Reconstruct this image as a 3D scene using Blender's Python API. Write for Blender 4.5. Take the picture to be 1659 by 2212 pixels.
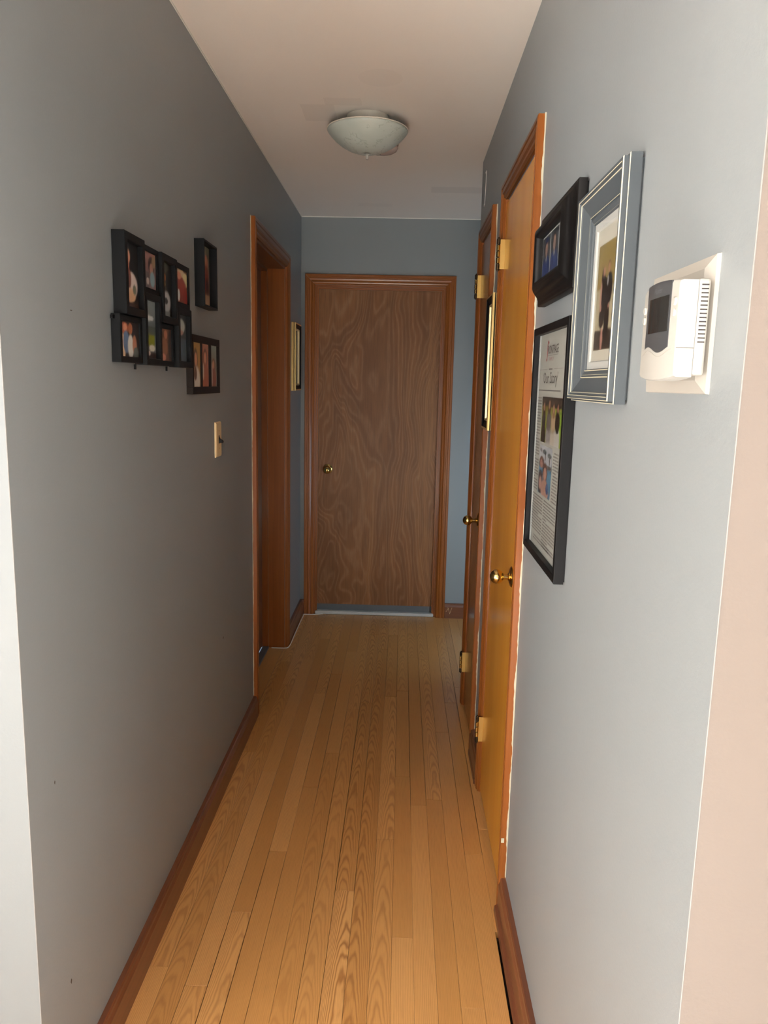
import bpy, bmesh, math, random
from mathutils import Vector, Matrix

for o in list(bpy.data.objects):
    bpy.data.objects.remove(o)
scene = bpy.context.scene
COL = scene.collection
random.seed(7)

# ------------------------------------------------------------------ key sizes (metres)
W = 0.961      # hall width: left wall face x = 0, right wall face x = W
D = 4.783      # end wall face
H = 2.46       # ceiling
YL, YR = 1.21, 0.765   # where the left and right hall walls end (outside corners)
YC = 3.60      # corner on the right where the hall opens to a side passage

# ------------------------------------------------------------------ camera
F_PX, PITCH, YAW, ROLL = 1652.0, 0.16739, -0.02057, 0.02231
cp, sp = math.cos(PITCH), math.sin(PITCH)
fw = Vector((math.sin(YAW) * cp, math.cos(YAW) * cp, -sp))
rt = Vector((math.cos(YAW), -math.sin(YAW), 0))
up = rt.cross(fw)
rr = rt * math.cos(ROLL) + up * math.sin(ROLL)
uu = -rt * math.sin(ROLL) + up * math.cos(ROLL)
cam_d = bpy.data.cameras.new('camera')
cam_d.sensor_fit = 'VERTICAL'
cam_d.sensor_height = 36.0
cam_d.lens = F_PX * 36.0 / 2212.0
cam_d.clip_start = 0.02
cam = bpy.data.objects.new('camera', cam_d)
COL.objects.link(cam)
m = Matrix((rr, uu, -fw)).transposed().to_4x4()
m.translation = Vector((0.631, 0.0, 1.490))
cam.matrix_world = m
scene.camera = cam

# ------------------------------------------------------------------ world, daylight through the windows, exposure
world = bpy.data.worlds.new('world')
scene.world = world
world.use_nodes = True
bgn = world.node_tree.nodes['Background']
bgn.inputs[0].default_value = (0.55, 0.68, 0.9, 1)
bgn.inputs[1].default_value = 0.5

def area(name, loc, direction, sx, sy, energy, color, spread=180):
    l = bpy.data.lights.new(name, 'AREA')
    l.shape = 'RECTANGLE'
    l.size, l.size_y = sx, sy
    l.energy = energy
    l.color = color
    l.spread = math.radians(spread)
    o = bpy.data.objects.new(name, l)
    COL.objects.link(o)
    o.location = loc
    o.rotation_euler = Vector(direction).to_track_quat('-Z', 'Y').to_euler()
    return o

# window behind and left of the camera, window on the right of the front room, window of the side passage
area('daylight_back', (-2.75, -3.14, 1.05), (0, 1, 0), 2.1, 1.9, 240, (0.86, 0.96, 1.0))
area('fill_behind', (0.3, -3.14, 1.05), (0, 1, 0), 1.2, 1.9, 30, (0.95, 1.0, 1.0))  # added fill for the ceiling, floor and end door
area('daylight_right', (3.14, -1.0, 1.40), (-1, 0, 0), 1.4, 1.3, 65, (1.0, 0.95, 0.9))
# low sun through the added glazed door behind the camera: it only reaches the added bounce rug in the front room
sun_d = bpy.data.lights.new('sun', 'SUN')
sun_d.energy = 175
sun_d.angle = math.radians(0.6)
sun_d.color = (1.0, 0.97, 0.93)
sun = bpy.data.objects.new('sun', sun_d)
COL.objects.link(sun)
sun.location = (0, -6, 4)
sun.rotation_euler = Vector((0.05, 1.0, -0.6)).to_track_quat('-Z', 'Y').to_euler()
area('daylight_passage', (1.80, YC - 0.015, 0.68), (0, 1, 0), 1.0, 0.8, 14, (0.64, 0.84, 1.0))

vs = scene.view_settings
vs.view_transform = 'Standard'
vs.look = 'None'
vs.gamma = 1.0
vs.use_curve_mapping = False
vs.exposure = -0.06

# ------------------------------------------------------------------ helpers
WLOC = {}

def tag(o, label=None, cat=None, group=None, kind=None):
    if label: o['label'] = label
    if cat: o['category'] = cat
    if group: o['group'] = group
    if kind: o['kind'] = kind
    return o

def thing(name, loc, label, cat, group=None, kind=None, parent=None):
    o = bpy.data.objects.new(name, None)
    COL.objects.link(o)
    o.empty_display_size = 0.05
    loc = Vector(loc)
    WLOC[o.name] = loc
    if parent:
        o.parent = parent
        o.location = loc - WLOC[parent.name]
    else:
        o.location = loc
    return tag(o, label, cat, group, kind)

def mk(name, bm, mats, parent=None, origin=None, smooth=False, bevel=0, seg=1, recalc=True):
    """link one mesh object; the bmesh is given in world coordinates"""
    if bevel:
        bmesh.ops.bevel(bm, geom=bm.edges[:], offset=bevel, segments=seg, profile=0.5, affect='EDGES', clamp_overlap=True)
    if recalc:
        bmesh.ops.recalc_face_normals(bm, faces=bm.faces[:])
    if origin is None:
        xs = [v.co for v in bm.verts]
        lo = Vector([min(c[i] for c in xs) for i in range(3)])
        hi = Vector([max(c[i] for c in xs) for i in range(3)])
        origin = (lo + hi) / 2
    origin = Vector(origin)
    bm.transform(Matrix.Translation(-origin))
    me = bpy.data.meshes.new(name)
    bm.to_mesh(me)
    bm.free()
    if not isinstance(mats, (list, tuple)):
        mats = [mats]
    for mt in mats:
        me.materials.append(mt)
    if smooth:
        for p in me.polygons:
            p.use_smooth = True
        if smooth != 'all':
            try:
                me.set_sharp_from_angle(angle=math.radians(smooth if smooth is not True else 40))
            except Exception:
                pass
    o = bpy.data.objects.new(name, me)
    COL.objects.link(o)
    WLOC[o.name] = origin
    if parent:
        o.parent = parent
        o.location = origin - WLOC[parent.name]
    else:
        o.location = origin
    return o

def box(bm, lo, hi, mi=0):
    x0, y0, z0 = lo
    x1, y1, z1 = hi
    v = [bm.verts.new(c) for c in ((x0, y0, z0), (x1, y0, z0), (x1, y1, z0), (x0, y1, z0), (x0, y0, z1), (x1, y0, z1), (x1, y1, z1), (x0, y1, z1))]
    for f in ((0, 3, 2, 1), (4, 5, 6, 7), (0, 1, 5, 4), (1, 2, 6, 5), (2, 3, 7, 6), (3, 0, 4, 7)):
        bm.faces.new([v[i] for i in f]).material_index = mi
    return bm

def B(lo, hi):
    return box(bmesh.new(), lo, hi)

# wall frames: u to the viewer's right, v up, w out of the wall
def RW(u, v, w): return Vector((W - w, -u, v))       # right wall, u = -y
def LW(u, v, w): return Vector((w, u, v))            # left wall, u = y
def EW(u, v, w): return Vector((u, D - w, v))        # end wall, u = x

def fbox(fr, u0, u1, v0, v1, w0, w1, bm=None):
    bm = bm or bmesh.new()
    P = [fr(u, v, w) for (u, v, w) in ((u0, v0, w0), (u1, v0, w0), (u1, v1, w0), (u0, v1, w0), (u0, v0, w1), (u1, v0, w1), (u1, v1, w1), (u0, v1, w1))]
    v = [bm.verts.new(p) for p in P]
    for f in ((0, 3, 2, 1), (4, 5, 6, 7), (0, 1, 5, 4), (1, 2, 6, 5), (2, 3, 7, 6), (3, 0, 4, 7)):
        bm.faces.new([v[i] for i in f])
    return bm

def fpoly(fr, pts, w0, w1):
    """extruded polygon in the wall frame"""
    bm = bmesh.new()
    a = [bm.verts.new(fr(u, v, w0)) for u, v in pts]
    b = [bm.verts.new(fr(u, v, w1)) for u, v in pts]
    n = len(pts)
    bm.faces.new(a); bm.faces.new(b)
    for i in range(n):
        bm.faces.new((a[i], a[(i + 1) % n], b[(i + 1) % n], b[i]))
    return bm

def mitred(fr, u0, u1, v0, v1, prof, mids=None):
    """four-sided mitred moulding; prof = closed loop of (inset, depth), mids = material per segment"""
    bm = bmesh.new()
    rings = []
    for i, w in prof:
        rings.append([bm.verts.new(fr(u, v, w)) for u, v in ((u0 + i, v0 + i), (u1 - i, v0 + i), (u1 - i, v1 - i), (u0 + i, v1 - i))])
    n = len(prof)
    for k in range(n):
        a, b = rings[k], rings[(k + 1) % n]
        for j in range(4):
            f = bm.faces.new((a[j], a[(j + 1) % 4], b[(j + 1) % 4], b[j]))
            if mids: f.material_index = mids[k % len(mids)]
    return bm

def casing_leg(fr, u_out, sgn, vb, vt, prof):
    """upright casing leg with a mitred top; sgn = direction of the opening"""
    bm = bmesh.new()
    lo = [bm.verts.new(fr(u_out + sgn * i, vb, w)) for i, w in prof]
    hi = [bm.verts.new(fr(u_out + sgn * i, vt - i, w)) for i, w in prof]
    n = len(prof)
    for k in range(n):
        bm.faces.new((lo[k], lo[(k + 1) % n], hi[(k + 1) % n], hi[k]))
    bm.faces.new(lo); bm.faces.new(hi)
    return bm

def casing_head(fr, u0, u1, vt, prof):
    bm = bmesh.new()
    a = [bm.verts.new(fr(u0 + i, vt - i, w)) for i, w in prof]
    b = [bm.verts.new(fr(u1 - i, vt - i, w)) for i, w in prof]
    n = len(prof)
    for k in range(n):
        bm.faces.new((a[k], a[(k + 1) % n], b[(k + 1) % n], b[k]))
    bm.faces.new(a); bm.faces.new(b)
    return bm

def lathe(prof, origin, axis='Z', n=40, bm=None):
    """prof = (radius, height along axis)"""
    bm = bm or bmesh.new()
    o = Vector(origin)
    rings = []
    for r, h in prof:
        ring = []
        for k in range(n if r > 1e-6 else 1):
            a = 2 * math.pi * k / n
            c, s = r * math.cos(a), r * math.sin(a)
            p = {'Z': Vector((c, s, h)), 'X': Vector((h, c, s)), 'Y': Vector((c, h, s))}[axis]
            ring.append(bm.verts.new(o + p))
        rings.append(ring)
    for a, b in zip(rings, rings[1:]):
        if len(a) == 1 and len(b) == 1: continue
        if len(a) == 1:
            for k in range(n): bm.faces.new((a[0], b[k], b[(k + 1) % n]))
        elif len(b) == 1:
            for k in range(n): bm.faces.new((a[k], a[(k + 1) % n], b[0]))
        else:
            for k in range(n): bm.faces.new((a[k], a[(k + 1) % n], b[(k + 1) % n], b[k]))
    for e in (rings[0], rings[-1]):
        if len(e) > 1: bm.faces.new(e)
    return bm

def tube(pts, r, n=8, bm=None):
    bm = bm or bmesh.new()
    pts = [Vector(p) for p in pts]
    rings = []
    for i, p in enumerate(pts):
        t = (pts[min(i + 1, len(pts) - 1)] - pts[max(i - 1, 0)]).normalized()
        ref = Vector((0, 0, 1)) if abs(t.z) < 0.9 else Vector((1, 0, 0))
        a = t.cross(ref).normalized(); b = t.cross(a)
        rings.append([bm.verts.new(p + r * (a * math.cos(2 * math.pi * k / n) + b * math.sin(2 * math.pi * k / n))) for k in range(n)])
    for a, b in zip(rings, rings[1:]):
        for k in range(n): bm.faces.new((a[k], a[(k + 1) % n], b[(k + 1) % n], b[k]))
    bm.faces.new(rings[0]); bm.faces.new(rings[-1])
    return bm

def lin(c):
    return tuple((x / 255 / 12.92) if x / 255 <= 0.04045 else ((x / 255 + 0.055) / 1.055) ** 2.4 for x in c)

# ------------------------------------------------------------------ materials
class NT:
    def __init__(self, name, rough=0.5, metallic=0.0, coat=0.0, spec=0.5, coat_rough=0.1):
        self.m = bpy.data.materials.new(name)
        self.m.use_nodes = True
        self.t = self.m.node_tree
        self.b = self.t.nodes['Principled BSDF']
        self.b.inputs['Roughness'].default_value = rough
        self.b.inputs['Metallic'].default_value = metallic
        self.b.inputs['Coat Weight'].default_value = coat
        self.b.inputs['Coat Roughness'].default_value = coat_rough
        self.b.inputs['Specular IOR Level'].default_value = spec
    def n(self, typ, **kw):
        nd = self.t.nodes.new(typ)
        for k, v in kw.items(): setattr(nd, k, v)
        return nd
    def l(self, a, b): self.t.links.new(a, b)
    def set(self, sock, v):
        if hasattr(v, 'is_linked'): self.l(v, sock)
        else: sock.default_value = v
    def math(self, op, a, b=0.0, c=0.0, clamp=False):
        nd = self.n('ShaderNodeMath', operation=op, use_clamp=clamp)
        for i, v in enumerate((a, b, c)): self.set(nd.inputs[i], v)
        return nd.outputs[0]
    def mix(self, fac, a, b, blend='MIX'):
        nd = self.n('ShaderNodeMix', data_type='RGBA', blend_type=blend)
        self.set(nd.inputs['Factor'], fac)
        self.set(nd.inputs['A'], a if hasattr(a, 'is_linked') else (*a[:3], 1))
        self.set(nd.inputs['B'], b if hasattr(b, 'is_linked') else (*b[:3], 1))
        return nd.outputs['Result']
    def coords(self, kind='Object', scale=(1, 1, 1), rnd=0.0):
        tc = self.n('ShaderNodeTexCoord')
        out = tc.outputs[kind]
        if rnd:
            oi = self.n('ShaderNodeObjectInfo')
            mul = self.math('MULTIPLY', oi.outputs['Random'], rnd)
            va = self.n('ShaderNodeVectorMath', operation='ADD')
            self.l(out, va.inputs[0])
            cb = self.n('ShaderNodeCombineXYZ')
            for i in range(3): self.l(mul, cb.inputs[i])
            self.l(cb.outputs[0], va.inputs[1])
            out = va.outputs[0]
        mp = self.n('ShaderNodeMapping')
        mp.inputs['Scale'].default_value = scale
        self.l(out, mp.inputs['Vector'])
        return mp.outputs[0]
    def noise(self, vec, scale=5.0, detail=3.0, rough=0.5, dist=0.0):
        nd = self.n('ShaderNodeTexNoise')
        nd.inputs['Scale'].default_value = scale
        nd.inputs['Detail'].default_value = detail
        nd.inputs['Roughness'].default_value = rough
        nd.inputs['Distortion'].default_value = dist
        self.l(vec, nd.inputs['Vector'])
        return nd.outputs['Fac']
    def ramp(self, fac, stops):
        nd = self.n('ShaderNodeValToRGB')
        el = nd.color_ramp.elements
        while len(el) < len(stops): el.new(0.5)
        for e, (p, c) in zip(el, stops):
            e.position = p
            e.color = (*c[:3], 1) if len(c) >= 3 else (c[0], c[0], c[0], 1)
        self.set(nd.inputs['Fac'], fac)
        return nd.outputs['Color']
    def bump(self, h, strength=0.2, dist=0.002):
        nd = self.n('ShaderNodeBump')
        nd.inputs['Strength'].default_value = strength
        nd.inputs['Distance'].default_value = dist
        self.l(h, nd.inputs['Height'])
        self.l(nd.outputs[0], self.b.inputs['Normal'])
    def color(self, c): self.set(self.b.inputs['Base Color'], c if hasattr(c, 'is_linked') else (*c[:3], 1))

def plain(name, c, rough=0.5, metallic=0.0, coat=0.0, var=0.06, vs_=30, spec=0.5):
    N = NT(name, rough, metallic, coat, spec)
    f = N.noise(N.coords('Object'), vs_, 3)
    N.color(N.mix(f, tuple(x * (1 - var) for x in c), tuple(min(1, x * (1 + var)) for x in c)))
    return N.m

def paint(name, c, rough=0.5, marks=None):
    N = NT(name, rough, spec=0.4)
    v = N.coords('Object')
    f = N.noise(v, 1.3, 4, 0.6)
    col = N.mix(f, tuple(x * 0.97 for x in c), tuple(min(1, x * 1.03) for x in c))
    if marks: col = marks(N, col)
    else: col = N.mix(N.math('MULTIPLY', N.noise(N.coords('Object', (7, 7, 0.5)), 1.0, 3, 0.6), 0.12), col, tuple(x * 0.72 for x in c))   # faint upright roller streaks
    N.color(col)
    N.bump(N.noise(N.coords('Object', (1, 1, 1)), 160, 4, 0.6), 0.12, 0.002)
    return N.m

WALL = (0.236, 0.258, 0.268)
M_wall = paint('wall_paint', WALL, 0.42)
M_taupe = paint('taupe_paint_darkened', (0.150, 0.127, 0.112), 0.5)  # taupe, also darkened against the strong light on the right return
M_return = paint('wall_paint_darkened', (0.150, 0.164, 0.170), 0.5)  # wall paint darkened to hold back the strong light on the left return
M_room = paint('front_room_paint', (0.70, 0.64, 0.60), 0.5)

def ceil_marks(N, col):
    tc = N.n('ShaderNodeTexCoord')
    sx = N.n('ShaderNodeSeparateXYZ'); N.l(tc.outputs['Object'], sx.inputs[0])
    X, Y = sx.outputs[0], sx.outputs[1]
    wob = N.math('MULTIPLY', N.math('SUBTRACT', N.noise(tc.outputs['Object'], 30, 2), 0.5), 0.012)
    def rect(x0, x1, y0, y1):
        a = N.math('MULTIPLY', N.math('GREATER_THAN', N.math('ADD', X, wob), x0), N.math('LESS_THAN', N.math('ADD', X, wob), x1))
        b = N.math('MULTIPLY', N.math('GREATER_THAN', N.math('ADD', Y, wob), y0), N.math('LESS_THAN', N.math('ADD', Y, wob), y1))
        return N.math('MULTIPLY', a, b)
    def disc(cx, cy, r):
        dx, dy = N.math('SUBTRACT', X, cx), N.math('SUBTRACT', Y, cy)
        d = N.math('SQRT', N.math('ADD', N.math('MULTIPLY', dx, dx), N.math('MULTIPLY', dy, dy)))
        return N.math('LESS_THAN', d, r)
    # object origin is set to the world origin for the ceiling
    for f, k in ((rect(0.24, 0.36, 2.915, 3.09), 0.12), (rect(0.33, 0.46, 2.85, 2.92), 0.10), (rect(0.75, 1.02, 4.04, 4.16), 0.14), (disc(0.534, 2.668, 0.072), 0.05), (rect(0.36, 0.55, 4.42, 4.50), 0.06)):
        col = N.mix(N.math('MULTIPLY', f, k), col, (0.36, 0.31, 0.28))
    return col
M_ceil = paint('ceiling_paint', (0.90, 0.825, 0.755), 0.75, ceil_marks)

def wood(name, dark, light, axis=2, rough=0.3, coat=0.4, freq=60, tone=0.25, bump=0.1, spec=0.4):
    N = NT(name, rough, coat=coat, coat_rough=0.12, spec=spec)
    sc = [freq, freq, freq]; sc[axis] = freq * 0.03
    g = N.noise(N.coords('Object', tuple(sc), 37.0), 1.0, 5, 0.6, 0.4)
    sc2 = [6, 6, 6]; sc2[axis] = 0.6
    g2 = N.noise(N.coords('Object', tuple(sc2), 23.0), 1.0, 2, 0.5, 0.5)
    col = N.ramp(g, [(0.25, dark), (0.75, light)])
    col = N.mix(N.math('MULTIPLY', g2, tone * 2), col, tuple(d * 0.7 for d in dark))
    N.color(col)
    N.bump(g, bump, 0.001)
    return N.m

TD, TL = (0.22, 0.060, 0.011), (0.34, 0.108, 0.021)
M_trim_v = wood('trim_wood_upright', TD, TL, 2, 0.3, 0.2, spec=0.3)
M_trim_y_shaded = wood('trim_wood_shaded_heads', tuple(x * 0.5 for x in TD), tuple(x * 0.55 for x in TL), 1, 0.3, 0.2, spec=0.3)  # side-door heads: trim wood darkened to carry the header's shade
M_trim_x = wood('trim_wood_across_hall', TD, TL, 0, 0.3, 0.2, spec=0.3)
BD, BL = (0.13, 0.045, 0.022), (0.24, 0.082, 0.035)
M_base_y = wood('baseboard_wood_along_hall', BD, BL, 1, 0.35, 0.3)
M_base_x = wood('baseboard_wood_across_hall', BD, BL, 0, 0.35, 0.3)
M_slab = wood('varnished_birch', (0.60, 0.232, 0.020), (0.70, 0.285, 0.027), 2, 0.2, 0.12, 10, 0.14, 0.015, 0.22)
M_slab_brown_shaded = wood('reddish_shaded_birch', (0.24, 0.080, 0.016), (0.31, 0.110, 0.024), 2, 0.2, 0.12, 10, 0.14, 0.015, 0.22)  # reddish brown, darkened further for the weaker light at the far door
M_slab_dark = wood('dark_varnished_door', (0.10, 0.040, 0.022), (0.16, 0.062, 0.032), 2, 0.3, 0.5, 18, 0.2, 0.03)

def lauan():
    N = NT('figured_plywood', 0.5, coat=0.06, coat_rough=0.3, spec=0.25)
    tc = N.n('ShaderNodeTexCoord')
    sx = N.n('ShaderNodeSeparateXYZ'); N.l(tc.outputs['Object'], sx.inputs[0])
    base = N.coords('Object', (2.6, 1, 0.9))
    big = N.noise(base, 1.7, 2, 0.4, 0.5)
    # growth lines: contours of a slowly bending field, nearly straight in the middle of the sheet
    edge = N.math('MULTIPLY', N.math('ABSOLUTE', N.math('SUBTRACT', sx.outputs[0], 0.06)), 2.6, clamp=True)
    field = N.math('ADD', N.math('MULTIPLY', sx.outputs[0], 7.0), N.math('MULTIPLY', big, N.math('MULTIPLY_ADD', edge, 9.0, 2.2)))
    rings = N.math('MULTIPLY_ADD', N.math('SINE', N.math('MULTIPLY', field, 16.0)), 0.5, 0.5)
    wide = N.math('MULTIPLY_ADD', N.math('SINE', N.math('MULTIPLY', field, 4.3)), 0.5, 0.5)
    fine = N.noise(N.coords('Object', (130, 1, 6)), 1.0, 4, 0.65)
    fine2 = N.noise(N.coords('Object', (60, 1, 14)), 1.0, 3, 0.6, 1.0)
    blot = N.noise(N.coords('Object', (5, 1, 1.3)), 1.0, 3, 0.6, 0.6)
    col = N.ramp(blot, [(0.3, (0.190, 0.070, 0.022)), (0.7, (0.290, 0.122, 0.042))])
    col = N.mix(N.math('MULTIPLY', N.math('POWER', rings, 2.5), N.math('MULTIPLY', fine2, 0.62)), col, (0.40, 0.21, 0.105))
    col = N.mix(N.math('MULTIPLY', wide, 0.24), col, (0.10, 0.038, 0.014))
    col = N.mix(N.math('MULTIPLY', N.math('SUBTRACT', fine, 0.45, clamp=True), 1.3), col, (0.06, 0.024, 0.010))
    N.color(col)
    N.bump(fine, 0.08, 0.001)
    return N.m
M_lauan = lauan()

def oak():
    N = NT('oak_strip', 0.30, coat=0.25, coat_rough=0.25)
    tc = N.n('ShaderNodeTexCoord')
    oi = N.n('ShaderNodeObjectInfo')
    r = oi.outputs['Random']
    r2 = N.math('FRACT', N.math('MULTIPLY', r, 17.31))
    r3 = N.math('FRACT', N.math('MULTIPLY', r, 57.77))
    off = N.n('ShaderNodeCombineXYZ')
    N.l(N.math('MULTIPLY', r, 31.0), off.inputs[0]); N.l(N.math('MULTIPLY', r2, 19.0), off.inputs[1]); N.l(N.math('MULTIPLY', r3, 11.0), off.inputs[2])
    va = N.n('ShaderNodeVectorMath', operation='ADD'); N.l(tc.outputs['Object'], va.inputs[0]); N.l(off.outputs[0], va.inputs[1])
    vec = va.outputs[0]
    sx = N.n('ShaderNodeSeparateXYZ'); N.l(tc.outputs['Object'], sx.inputs[0])
    x, y = sx.outputs[0], sx.outputs[1]
    mp = N.n('ShaderNodeMapping'); mp.inputs['Scale'].default_value = (14, 2.2, 1); N.l(vec, mp.inputs['Vector'])
    wob = N.noise(mp.outputs[0], 1.0, 2, 0.5)
    mp2 = N.n('ShaderNodeMapping'); mp2.inputs['Scale'].default_value = (40, 10, 1); N.l(vec, mp2.inputs['Vector'])
    wob2 = N.noise(mp2.outputs[0], 1.0, 2, 0.5)
    xc = N.math('SUBTRACT', x, N.math('MULTIPLY', N.math('SUBTRACT', r2, 0.5), 0.035))
    cath = N.math('ADD', N.math('MULTIPLY', N.math('MULTIPLY', xc, xc), 3600.0), N.math('MULTIPLY', y, 11.0))
    cath = N.math('ADD', cath, N.math('ADD', N.math('MULTIPLY', wob, 6.0), N.math('MULTIPLY', wob2, 1.5)))
    strt = N.math('ADD', N.math('MULTIPLY', x, 240.0), N.math('MULTIPLY', wob, 5.0))
    at = N.n('ShaderNodeAttribute'); at.attribute_type = 'OBJECT'; at.attribute_name = 'grain'
    gr = at.outputs['Fac']
    sel = N.math('GREATER_THAN', gr, 0.1)
    t = N.math('ADD', N.math('MULTIPLY', cath, sel), N.math('MULTIPLY', strt, N.math('SUBTRACT', 1.0, sel)))
    s = N.math('MULTIPLY_ADD', N.math('SINE', N.math('MULTIPLY', t, 6.283)), 0.5, 0.5)
    s = N.math('POWER', s, 2.2)
    mp3 = N.n('ShaderNodeMapping'); mp3.inputs['Scale'].default_value = (700, 14, 1); N.l(vec, mp3.inputs['Vector'])
    pores = N.noise(mp3.outputs[0], 1.0, 3, 0.6)
    base = N.mix(r2, (0.53, 0.262, 0.080), (0.68, 0.365, 0.130))
    amt = N.math('MULTIPLY', s, N.math('MULTIPLY_ADD', gr, 0.46, N.math('MULTIPLY_ADD', r2, 0.16, 0.16)))
    col = N.mix(amt, base, (0.29, 0.115, 0.028))
    col = N.mix(N.math('MULTIPLY', N.math('SUBTRACT', pores, 0.5, clamp=True), 1.2), col, (0.20, 0.08, 0.025))
    N.color(col)
    N.bump(pores, 0.05, 0.001)
    return N.m
M_oak = oak()

M_gap = plain('dark_gap', (0.02, 0.012, 0.008), 0.9)
M_black = plain('black_lacquer', (0.005, 0.005, 0.0055), 0.45, spec=0.16)
M_black_soft = plain('black_wood_frame', (0.0065, 0.0075, 0.0085), 0.5, spec=0.16)
M_brown_frame = plain('dark_brown_wood_frame', (0.012, 0.0075, 0.0055), 0.5, spec=0.16)
M_black_gloss = plain('black_gloss_moulding', (0.005, 0.0045, 0.0045), 0.42, spec=0.2)
M_grey_frame = plain('blue_grey_paint', (0.060, 0.071, 0.080), 0.5, spec=0.3)
M_cream_line = plain('cream_worn_edge', (0.50, 0.47, 0.34), 0.5)
M_gold = plain('gold_leaf', (0.80, 0.56, 0.22), 0.3, 0.85)
M_gold_pale = plain('pale_gold', (0.80, 0.66, 0.38), 0.35, 0.5)
M_brass = plain('polished_brass', (0.62, 0.43, 0.15), 0.16, 1.0)
M_brass_dull = plain('dull_brass', (0.62, 0.40, 0.12), 0.35, 0.8)
M_dark_metal = plain('dark_bronze', (0.05, 0.03, 0.015), 0.4, 0.8)
M_white_plastic = plain('white_plastic', (0.37, 0.362, 0.335), 0.35, var=0.02)
M_plate_plastic = plain('off_white_plate', (0.35, 0.33, 0.295), 0.4, var=0.02)
M_cream_plastic = plain('cream_switch_plastic', (0.72, 0.55, 0.30), 0.35, var=0.02)
M_dark_plastic = plain('charcoal_plastic', (0.055, 0.057, 0.062), 0.3, var=0.03)
M_screen = plain('dark_screen', (0.022, 0.021, 0.020), 0.12, var=0.1)
M_slot = plain('vent_slot_dark', (0.03, 0.025, 0.025), 0.7)
M_mark = plain('silver_mark', (0.15, 0.16, 0.17), 0.4)
M_caulk = plain('unpainted_caulk', (0.48, 0.44, 0.32), 0.7)
M_bead = plain('painted_corner_bead', (0.20, 0.195, 0.19), 0.6)
M_caulk_white = plain('white_caulk', (0.80, 0.78, 0.72), 0.7)
M_plaster = plain('yellowed_plaster', (0.42, 0.31, 0.12), 0.8)
M_paper = plain('newsprint_paper', (0.33, 0.332, 0.30), 0.6, var=0.02)
M_mat = plain('cream_mat_board', (0.43, 0.415, 0.35), 0.7, var=0.02)
M_white_mat = plain('white_mat_board', (0.46, 0.47, 0.45), 0.6, var=0.02)
M_ink = plain('black_ink', (0.03, 0.025, 0.025), 0.6)
M_ink_grey = plain('grey_ink', (0.13, 0.125, 0.12), 0.6)
M_ink_red = plain('red_ink', (0.24, 0.025, 0.03), 0.6)
M_ink_pink = plain('faded_red_ink', (0.28, 0.13, 0.13), 0.6)
M_cable = plain('white_cable', (0.72, 0.70, 0.66), 0.45)
M_thresh = plain('grey_threshold', (0.10, 0.108, 0.113), 0.45)
M_thresh_light = plain('pale_threshold_edge', (0.50, 0.49, 0.46), 0.5)
M_fixture = plain('cream_enamel', (0.74, 0.69, 0.60), 0.4)
M_detector = plain('ivory_detector_plastic', (0.50, 0.39, 0.34), 0.22, var=0.05)
M_red_chip = plain('red_chip', (0.6, 0.10, 0.08), 0.5)
M_winframe = plain('white_window_paint', (0.8, 0.8, 0.78), 0.5)

def shade_mat():
    N = NT('marbled_frosted_glass', 0.28, coat=0.3)
    v = N.coords('Object', (1, 1, 1.6))
    a = N.noise(v, 9.0, 5, 0.6, 1.6)
    band = N.math('ABSOLUTE', N.math('SUBTRACT', a, 0.5))
    vein = N.math('SUBTRACT', 1.0, N.math('MULTIPLY', band, 80.0), clamp=True)
    patch = N.math('GREATER_THAN', N.noise(v, 6.0, 1), 0.56)
    base = N.mix(N.noise(v, 14, 3), (0.40, 0.45, 0.41), (0.55, 0.59, 0.54))
    N.color(N.mix(N.math('MULTIPLY', N.math('MULTIPLY', vein, patch), 0.5), base, (0.12, 0.12, 0.09)))
    N.b.inputs['Subsurface Weight'].default_value = 0.0
    return N.m
M_shade = shade_mat()

def glass_mat():
    m = bpy.data.materials.new('picture_glass')
    m.use_nodes = True
    t = m.node_tree
    t.nodes.remove(t.nodes['Principled BSDF'])
    out = t.nodes['Material Output']
    tr = t.nodes.new('ShaderNodeBsdfTransparent'); gl = t.nodes.new('ShaderNodeBsdfGlossy')
    gl.inputs['Roughness'].default_value = 0.05
    lw = t.nodes.new('ShaderNodeLayerWeight'); lw.inputs['Blend'].default_value = 0.5
    pw = t.nodes.new('ShaderNodeMath'); pw.operation = 'POWER'; pw.inputs[1].default_value = 5.0
    ma = t.nodes.new('ShaderNodeMath'); ma.operation = 'MULTIPLY_ADD'; ma.inputs[1].default_value = 0.25; ma.inputs[2].default_value = 0.02
    t.links.new(lw.outputs['Facing'], pw.inputs[0]); t.links.new(pw.outputs[0], ma.inputs[0])
    mx = t.nodes.new('ShaderNodeMixShader')
    t.links.new(ma.outputs[0], mx.inputs[0]); t.links.new(tr.outputs[0], mx.inputs[1]); t.links.new(gl.outputs[0], mx.inputs[2])
    t.links.new(mx.outputs[0], out.inputs[0])
    return m
M_glass = glass_mat()

def print_mat():
    N = NT('photo_print', 0.35)
    a = N.n('ShaderNodeVertexColor'); a.layer_name = 'Col'
    N.color(N.mix(N.math('MULTIPLY', N.noise(N.coords('Object'), 400, 2), 0.2), a.outputs['Color'], N.mix(0.5, a.outputs['Color'], (0, 0, 0))))
    return N.m
M_print = print_mat()

def sstep(a, b, x):
    if a == b: return 1.0 if x > a else 0.0
    t = max(0, min(1, (x - a) / (b - a)))
    return t * t * (3 - 2 * t)

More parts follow.
